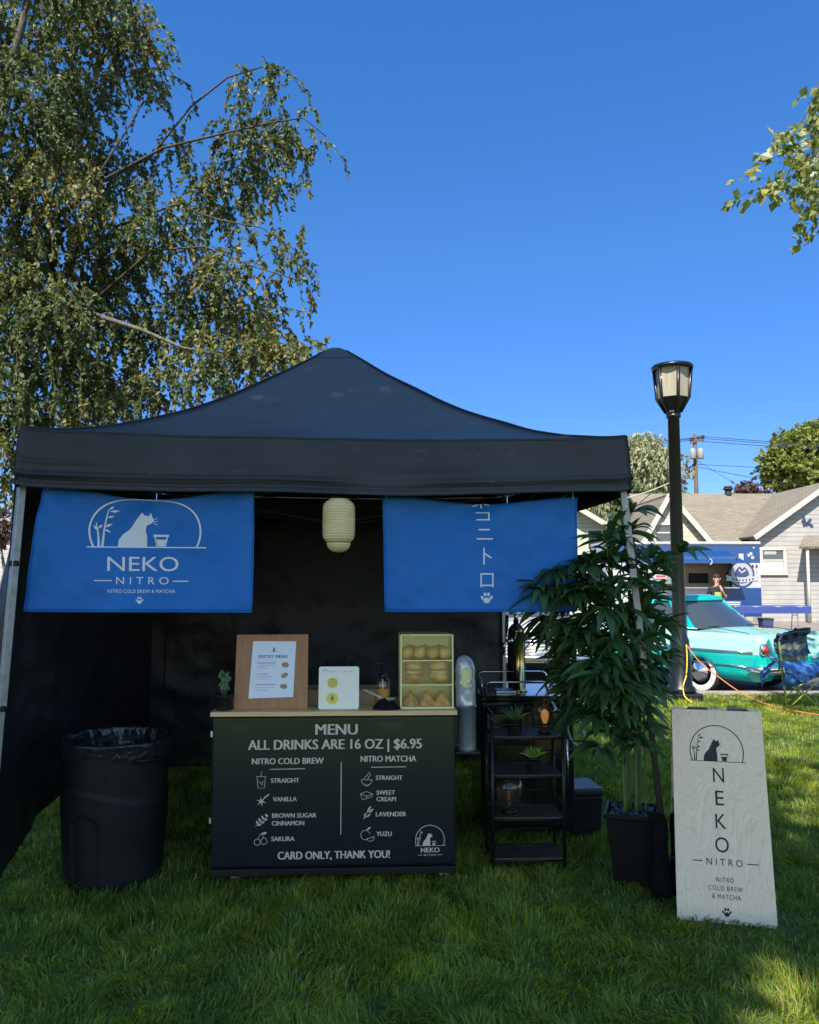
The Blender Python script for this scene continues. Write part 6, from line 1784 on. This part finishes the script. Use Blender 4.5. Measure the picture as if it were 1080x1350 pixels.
def shingle_mat():
    m = mat('weathered shingles', (.24, .21, .17), .95, c2=(.17, .15, .125), nscale=1.3, bump=.8, bscale=9, bdist=.06); nt = m.node_tree; n = nt.nodes; l = nt.links
    tc = n.new('ShaderNodeTexCoord'); br_ = n.new('ShaderNodeTexBrick'); br_.inputs['Scale'].default_value = 1.0; br_.inputs['Brick Width'].default_value = .34; br_.inputs['Row Height'].default_value = .16; br_.inputs['Mortar Size'].default_value = .012
    br_.inputs['Color1'].default_value = (.235, .20, .15, 1); br_.inputs['Color2'].default_value = (.175, .15, .115, 1); br_.inputs['Mortar'].default_value = (.09, .08, .07, 1)
    sp = n.new('ShaderNodeSeparateXYZ'); cb = n.new('ShaderNodeCombineXYZ'); l.new(tc.outputs['Object'], sp.inputs[0]); ad = n.new('ShaderNodeMath'); l.new(sp.outputs['Y'], ad.inputs[0]); l.new(sp.outputs['Z'], ad.inputs[1]); l.new(sp.outputs['X'], cb.inputs[0]); l.new(ad.outputs[0], cb.inputs[1])
    nz = n.new('ShaderNodeTexNoise'); nz.inputs['Scale'].default_value = 6; av = n.new('ShaderNodeMix'); av.data_type = 'VECTOR'; av.inputs[0].default_value = .04; l.new(tc.outputs['Object'], nz.inputs['Vector']); l.new(cb.outputs[0], av.inputs[4]); l.new(nz.outputs['Color'], av.inputs[5])
    l.new(av.outputs[1], br_.inputs['Vector']); l.new(br_.outputs['Color'], n['Principled BSDF'].inputs['Base Color']); return m
M['shingle'] = shingle_mat(); M['trim'] = mat('white painted trim', (.46, .43, .38), .6); M['soffit'] = mat('brown soffit boards', (.40, .26, .17), .7); M['winglass'] = mat('window glass', (.05, .06, .07), .05, spec=.7); M['found'] = mat('grey foundation', (.30, .29, .28), .9)
HY = 36.0
house = thing('house', 'white lap sided house with weathered brown shingle roof behind the food trailer', 'house', (P(960, 760, HY).x, HY, GZ))
hx = house.location.x
HX = lambda px, Y=HY: P(px, 760, Y).x - hx
HZ = lambda py, Y=HY: P(900, py, Y).z - GZ
ez = HZ(720); xl, xr = HX(850), HX(1230)
rz_ = HZ(650, HY + 4.2); depth = 9.0
b = MB(); b.box(((xl + xr) / 2, depth / 2, ez / 2), (xr - xl, depth, ez)); b.build('wall', M['siding'], house)
b = MB(); b.box(((xl + xr) / 2, -.03, .22), (xr - xl - .02, .06, .44)); b.build('foundation', M['found'], house)
def slab(mb, quad, t, m=0):
    q = [Vector(p_) for p_ in quad]; n_ = (q[1] - q[0]).cross(q[3] - q[0]).normalized() * t
    mb.add(q + [p_ - n_ for p_ in q], [(0, 1, 2, 3), (7, 6, 5, 4), (0, 4, 5, 1), (1, 5, 6, 2), (2, 6, 7, 3), (3, 7, 4, 0)], m)
b = MB(); oh = .45
slab(b, [(xl + .6, -oh, ez - .12), (xr, -oh, ez - .12), (xr, depth / 2, rz_), (xl + .6, depth / 2, rz_)], .12)
slab(b, [(xr, depth + oh, ez - .12), (xl + .6, depth + oh, ez - .12), (xl + .6, depth / 2, rz_ + .002), (xr, depth / 2, rz_ + .002)], .12)
b.build('roof', M['shingle'], house)
b = MB(); b.box(((xl + xr) / 2, -oh - .02, ez - .20), (xr - xl - 1.2, .04, .14)); b.build('fascia', M['trim'], house)

def gable(xa, xb, xm, zbase, ztop, yf, ydeep, wallm, ohang, name_w='gable_wall'):
    """front-facing cross gable: wall triangle with a projecting roof"""
    w = MB(); w.prism([(xa, 0), (xb, 0), (xb, zbase), (xm, ztop), (xa, zbase)], lambda x, z, d: Vector((x, yf + d, z)), ydeep); w.build(name_w, wallm, house)
    sl, sr = (ztop - zbase) / (xm - xa), (ztop - zbase) / (xb - xm)
    r1 = MB(); ex = .35
    slab(r1, [(xm, yf - ohang, ztop + .14), (xm, yf + ydeep + .2, ztop + .14), (xa - ex, yf + ydeep + .2, zbase - sl * ex + .14), (xa - ex, yf - ohang, zbase - sl * ex + .14)], .11)
    slab(r1, [(xm, yf + ydeep + .2, ztop + .14), (xm, yf - ohang, ztop + .14), (xb + ex, yf - ohang, zbase - sr * ex + .14), (xb + ex, yf + ydeep + .2, zbase - sr * ex + .14)], .11)
    r1.build('gable_roof', M['shingle'], house)
    t_ = MB()
    for (xe, s_) in ((xa - ex, -1), (xb + ex, 1)):
        sl_ = sl if s_ < 0 else sr
        p0 = Vector((xm, yf - ohang - .025, ztop + .06)); p1 = Vector((xe, yf - ohang - .025, zbase - sl_ * ex + .06)); t_.bar(p0, p1, .05, .20)
    t_.build('rake_board', M['trim'], house)
    u_ = MB()
    slab(u_, [(xm, yf - ohang + .01, ztop + .01), (xa - ex + .05, yf - ohang + .01, zbase - sl * ex + .02), (xa - ex + .05, yf - .003, zbase - sl * ex + .02), (xm, yf - .003, ztop + .01)], .015)
    slab(u_, [(xm, yf - ohang + .01, ztop + .01), (xm, yf - .003, ztop + .01), (xb + ex - .05, yf - .003, zbase - sr * ex + .02), (xb + ex - .05, yf - ohang + .01, zbase - sr * ex + .02)], .015)
    u_.build('soffit', M['soffit'], house)
gy = -1.2; GYW = HY + gy
gable(HX(848, GYW), HX(934, GYW), HX(883, GYW), HZ(716, GYW), HZ(655, GYW), gy, 4.5, M['creamsiding'], .3)
gy2 = -1.0; GYW2 = HY + gy2
gable(HX(1003, GYW2), HX(1205, GYW2), HX(1098, GYW2), HZ(704, GYW2), HZ(638, GYW2), gy2, 5.2, M['siding'], .35)
def window(pxa, pya, pxb, pyb, Y, yo, name='window', curtain=True):
    xa, xb, za, zb_ = HX(pxa, Y), HX(pxb, Y), HZ(pyb, Y), HZ(pya, Y)
    w = MB(); cx, cz, W_, H_ = (xa + xb) / 2, (za + zb_) / 2, xb - xa, zb_ - za
    for (c_, s_) in (((cx, yo - .04, zb_ + .05), (W_ + .3, .08, .12)), ((cx, yo - .05, za - .05), (W_ + .34, .10, .10)), ((xa - .07, yo - .035, cz), (.13, .07, H_ - .002)), ((xb + .07, yo - .035, cz), (.13, .07, H_ - .002)), ((cx, yo - .03, cz + H_ * .05), (W_ - .01, .05, .06))): w.box(c_, s_)
    o = w.build(name, M['trim'], house)
    g_ = MB(); g_.box((cx, yo - .012, cz), (W_, .02, H_)); g_.build('pane', M['winglass'], o)
    if curtain:
        c_ = MB(); c_.grid(lambda u, v_: Vector((cx + (u - .5) * W_ * .98, yo - .026 + .004 * math.sin(u * 40), za + .02 + v_ * H_ * .46)), 40, 2); c_.build('curtain', M['paper'], o)
        s_ = MB(); s_.box((cx - W_ * .12, yo - .028, cz + H_ * .38), (W_ * .6, .01, H_ * .16)); s_.build('blind', M['greyprint'], o)
window(1006, 725, 1033, 755, GYW2, gy2)
window(866, 692, 890, 715, GYW, gy, curtain=False)
b = MB(); px0, px1 = HX(1062, GYW2 - 1), HX(1140, GYW2 - 1); slab(b, [(px0 - .3, gy2 - 1.2, HZ(722, GYW2)), (px1, gy2 - 1.2, HZ(722, GYW2)), (px1, gy2 - .01, HZ(706, GYW2)), (px0 + .5, gy2 - .01, HZ(706, GYW2))], .1); b.build('porch_roof', M['shingle'], house)
b = MB(); b.tube([(px0 + .1, gy2 - 1.05, 0), (px0 + .1, gy2 - 1.05, HZ(724, GYW2))], .06, 8); b.build('porch_post', M['trim'], house)
b = MB(); vx = HX(968, HY + 4); b.tube([(vx, 4.4, rz_ - .3), (vx, 4.4, rz_ + .18)], .16, 12); b.tube([(vx, 4.4, rz_ + .18), (vx, 4.4, rz_ + .26)], .24, 12); b.tube([(vx, 4.4, rz_ + .26), (vx, 4.4, rz_ + .36)], .19, 12); b.build('chimney_vent', M['dark'], house)
b = MB(); b.tube([(HX(1066, GYW2), gy2 - .06, HZ(735, GYW2)), (HX(1066, GYW2), gy2 - .06, HZ(800, GYW2))], .03, 6); b.build('downpipe', M['dark'], house)
# the ornament on the gable
f = Flat(); 
for st in ([(1060, 686), (1066, 690), (1072, 684)], [(1061, 692), (1068, 691)], [(1064, 688), (1062, 680)], [(1069, 690), (1074, 694)]): f.stroke([(HX(x, GYW2), -HZ(y, GYW2)) for x, y in st], .09)
b = MB(); b.v = [(x, gy2 - .03, -y) for x, y in f.v]; b.f = [list(q) for q in f.f]; b.m = [0] * len(f.f); b.sm = [False] * len(f.f)
b.build('gable_ornament', M['navyprint'], house, solid=.04)

# smaller house further along, seen under the tent corner
H2 = 44.0
h2_ = thing('house', 'pale green gabled house glimpsed between the tent corner and the palm', 'house', (P(775, 760, H2).x, H2, GZ))
X2 = lambda px: P(px, 760, H2).x - h2_.location.x
Z2 = lambda py: P(900, py, H2).z - GZ
M['greensiding'] = siding('pale green siding', (.42, .46, .36), .2); M['greyroof'] = mat('grey shingle', (.36, .35, .35), .9, c2=(.28, .27, .27), nscale=4, bump=.5)
b = MB(); xa, xb, xm = X2(700), X2(802), X2(742); za, zt2 = Z2(698), Z2(662)
b.prism([(xa, 0), (xb, 0), (xb, za), (xm, zt2), (xa, za)], lambda x, z, d: Vector((x, d, z)), 8.0); b.build('wall', M['greensiding'], h2_)
b = MB(); sl = (zt2 - za) / (xb - xm); slab(b, [(xm, 8.2, zt2 + .15), (xm, -.8, zt2 + .15), (xb + .7, -.8, za - sl * .7 + .15), (xb + .7, 8.2, za - sl * .7 + .15)], .12)
sl3 = (zt2 - za) / (xm - xa); slab(b, [(xm, -.8, zt2 + .151), (xm, 8.2, zt2 + .151), (xa - .7, 8.2, za - sl3 * .7 + .15), (xa - .7, -.8, za - sl3 * .7 + .15)], .12); b.build('roof', M['greyroof'], h2_)
b = MB(); b.bar((xm, -.83, zt2 + .06), (xb + .7, -.83, za - sl * .7 + .06), .05, .26); b.bar((xm, -.83, zt2 + .06), (xa - .7, -.83, za - sl3 * .7 + .06), .05, .26); b.build('rake_board', M['trim'], h2_)
b = MB(); b.box((X2(785), -.03, Z2(712)), (.9, .06, 1.2)); wn_ = b.build('window', M['trim'], h2_); b = MB(); b.box((X2(785), -.065, Z2(712)), (.7, .02, 1.0)); b.build('pane', M['winglass'], wn_)
b = MB(); b.box((X2(797), 3, Z2(668)), (.8, .8, 2.2)); b.build('chimney', M['trim'], h2_)
# house and hedge to the far side, seen past the tent leg
h3 = thing('house', 'white house far beyond the grey tent leg at the edge of the lawn', 'house', (P(-60, 760, 34).x, 34, GZ))
b = MB(); b.prism([(-5, 0), (5, 0), (5, 2.6), (0, 4.6), (-5, 2.6)], lambda x, z, d: Vector((x, d, z)), 8.0); b.build('wall', M['siding'], h3)
b = MB(); slab(b, [(0, 8.3, 4.75), (0, -.5, 4.75), (5.6, -.5, 2.51), (5.6, 8.3, 2.51)], .12); slab(b, [(0, -.5, 4.751), (0, 8.3, 4.751), (-5.6, 8.3, 2.51), (-5.6, -.5, 2.51)], .12); b.build('roof', M['greyroof'], h3)
b = MB(); b.box((3.6, -.03, 1.5), (1.2, .06, 1.3)); w3 = b.build('window', M['trim'], h3); b = MB(); b.box((3.6, -.066, 1.5), (1.0, .02, 1.1)); b.build('pane', M['winglass'], w3)

# ================================================================== UTILITY POLE AND LINES
UY = 56.0
u0 = P(921.5, 760, UY)
up = thing('utility_pole', 'weathered wooden utility pole with crossarm and grey transformers above the house roof', 'utility pole', (u0.x, UY, GZ))
UZ = lambda py: P(921, py, UY).z - GZ
s1 = UY / 1080
M['polewood'] = mat('weathered pole wood', (.13, .09, .065), .9, c2=(.08, .06, .045), nscale=8, stretch=(4, 4, .3)); M['grey_tank'] = mat('grey painted tank', (.24, .25, .27), .5)
b = MB(); b.tube([(0, 0, 0), (0, 0, UZ(572))], [.20, .13], 12); b.build('pole_shaft', M['polewood'], up)
b = MB(); b.bar((-7 * s1, -.14, UZ(584)), (11 * s1, -.14, UZ(580)), .12, .14); b.bar((-5 * s1, -.14, UZ(601)), (6 * s1, -.14, UZ(601)), .1, .12); b.build('crossarm', M['polewood'], up)
for px in (-6.5, -3.5, 4, 8, 10.5):
    b = MB(); z = UZ(583) + (px + 7) / 18 * .2; b.lathe([(.05, 0), (.09, .05), (.05, .1), (.09, .16), (.03, .24)], 12, c=(px * s1, -.14, z + .05)); b.build('insulator', M['dark'], up)
for (px, m) in ((-5.5, 'grey_tank'), (4.5, 'grey_tank')):
    b = MB(); b.lathe([(.18, 0), (.22, .05), (.22, .62), (.18, .7), (.05, .74)], 18, c=(px * s1, -.35, UZ(606))); b.build('transformer', M[m], up)
b = MB(); b.tube([(-.1, -.1, UZ(612)), (-13 * s1, -.2, UZ(620)), (-14 * s1, -.2, UZ(612)), (-10 * s1, -.3, UZ(624)), (-4 * s1, -.2, UZ(619))], .09, 6); b.build('cable_loop', M['dark'], up)
def line(label, p0, p1, sag, r, m, name='power_line', grp='overhead power lines'):
    pts = [p0.lerp(p1, i / 24) - Vector((0, 0, sag * 4 * (i / 24) * (1 - i / 24))) for i in range(25)]
    mb = MB(); mb.tube(pts, r, 5); return tag(mb.build(name, m), label, 'power line', grp)
wires = [(-6.5, 581, 'topmost overhead wire crossing the sky behind the utility pole'), (4, 578, 'second overhead wire from the top of the utility pole crossarm'), (10.5, 576, 'overhead wire from the outer tip of the utility pole crossarm')]
M['wire'] = mat('dark wire', (.03, .035, .045), .6)
for (px, py, lab) in wires:
    c_ = Vector((u0.x + px * s1, UY - .14, P(921, py, UY).z))
    line(lab, c_ - Vector((45, -6, -.4)), c_, 1.2, .025, M['wire']); line(lab.replace('overhead wire', 'far span of overhead wire').replace(' crossing the sky', '').replace('of the utility pole crossarm', 'of the pole'), c_, c_ + Vector((45, 4, .6)), .9, .025, M['wire'])
c_ = Vector((u0.x, UY, P(921, 612, UY).z)); line('thin lower overhead wire under the transformers', c_, c_ + Vector((40, 2, -.3)), .4, .02, M['wire'])
c_ = Vector((u0.x, UY, P(921, 606, UY).z)); line('steep guy wire slanting down from the utility pole to the roof', c_, Vector((u0.x + 2.6, UY - 8, 5.5)), .05, .015, M['wire'])
c_ = Vector((u0.x, UY, P(921, 615, UY).z)); line('service wire slanting from the utility pole towards the round tree', c_, Vector((u0.x + 9, UY - 12, 6.0)), .3, .02, M['wire'])
line('pale service wire in front of the willow', P(825, 657, 38), P(900, 628, 44), .1, .03, mat('pale wire', (.5, .48, .35), .6))

# ================================================================== FOLDING CAMP CHAIR
cp = G(1040, 934)
ch = thing('camp_chair', 'half folded blue camp chair with lime green frame on the lawn by the car', 'chair', (cp.x, cp.y, 0), 0)
M['limeframe'] = mat('lime green frame paint', (.30, .36, .06), .4); M['navyfabric'] = mat('dark navy nylon', (.016, .035, .075), .5, c2=(.022, .05, .10), nscale=6, bump=.5, bscale=12, bdist=.03); M['bluefabric'] = mat('mid blue nylon', (.05, .16, .44), .5, c2=(.035, .11, .34), nscale=7, bump=.6, bscale=14, bdist=.03); M['greyfabric'] = mat('grey nylon', (.20, .20, .19), .6, bump=.4, bscale=12)
s_ = cp.y / 1080
U = lambda px, py, dy=0: Vector(((px - 1040) * s_, dy, (934 - py) * s_))
for (a, c, dy) in (((1030, 848), (1038, 936), 0), ((1068, 846), (1075, 936), .45)):
    b = MB(); b.tube([U(*a, dy - .02), U((a[0] + c[0]) / 2, (a[1] + c[1]) / 2, dy), U(*c, dy)], .014, 8); b.build('leg', M['limeframe'], ch)
for (a, c, dy) in (((1043, 934), (1082, 900), .05), ((1082, 934), (1050, 900), .08), ((1052, 928), (1090, 902), .45), ((1092, 930), (1056, 902), .5)):
    b = MB(); b.tube([U(*a, dy), U(*c, dy)], .010, 6); b.build('cross_bar', M['limeframe'], ch)
b = MB(); b.tube([U(1030, 848, 0), U(1040, 840, .1), U(1065, 837, .25), U(1092, 838, .4)], .012, 8); b.build('top_bar', M['navyfabric'], ch)
def fab(px_fn, nz_, m, name, nu=30, nv=24):
    def fn(u, v_):
        px, py, dy = px_fn(u, v_)
        w = nz_ * mnoise.noise(Vector((u * 4.5, v_ * 4.5, nz_ * 90))) + nz_ * .6 * mnoise.noise(Vector((u * 10 + v_ * 4, v_ * 8, 3)))
        return U(px, py, dy) + Vector((w * .4, w, w * .5))
    b = MB(); b.grid(fn, nu, nv); return b.build(name, m, ch, solid=.004)
L_ = lambda a, c, t: a + (c - a) * t
fab(lambda u, v_: (1031 + 62 * u, L_(839 - 6 * math.sin(u * 2), 868, v_) , .05 + .35 * u + .12 * math.sin(v_ * 3)), .09, M['navyfabric'], 'back_rest')
fab(lambda u, v_: (1036 + 50 * u, L_(856, 886, v_) - 4 * math.sin(3 * u), .12 + .30 * u + .05 * v_), .05, M['greyfabric'], 'back_panel')
fab(lambda u, v_: (1028 + 64 * u, L_(872 + 6 * u, 902 + 6 * math.sin(u * 5), v_), -.08 + .30 * u - .12 * math.sin(v_ * 3)), .07, M['bluefabric'], 'seat')
fab(lambda u, v_: (1029 - 26 * v_ + 8 * u * v_, L_(868, 886 + 20 * u, v_) + 4 * u, -.03 + .15 * u), .05, M['bluefabric'], 'arm_rest')
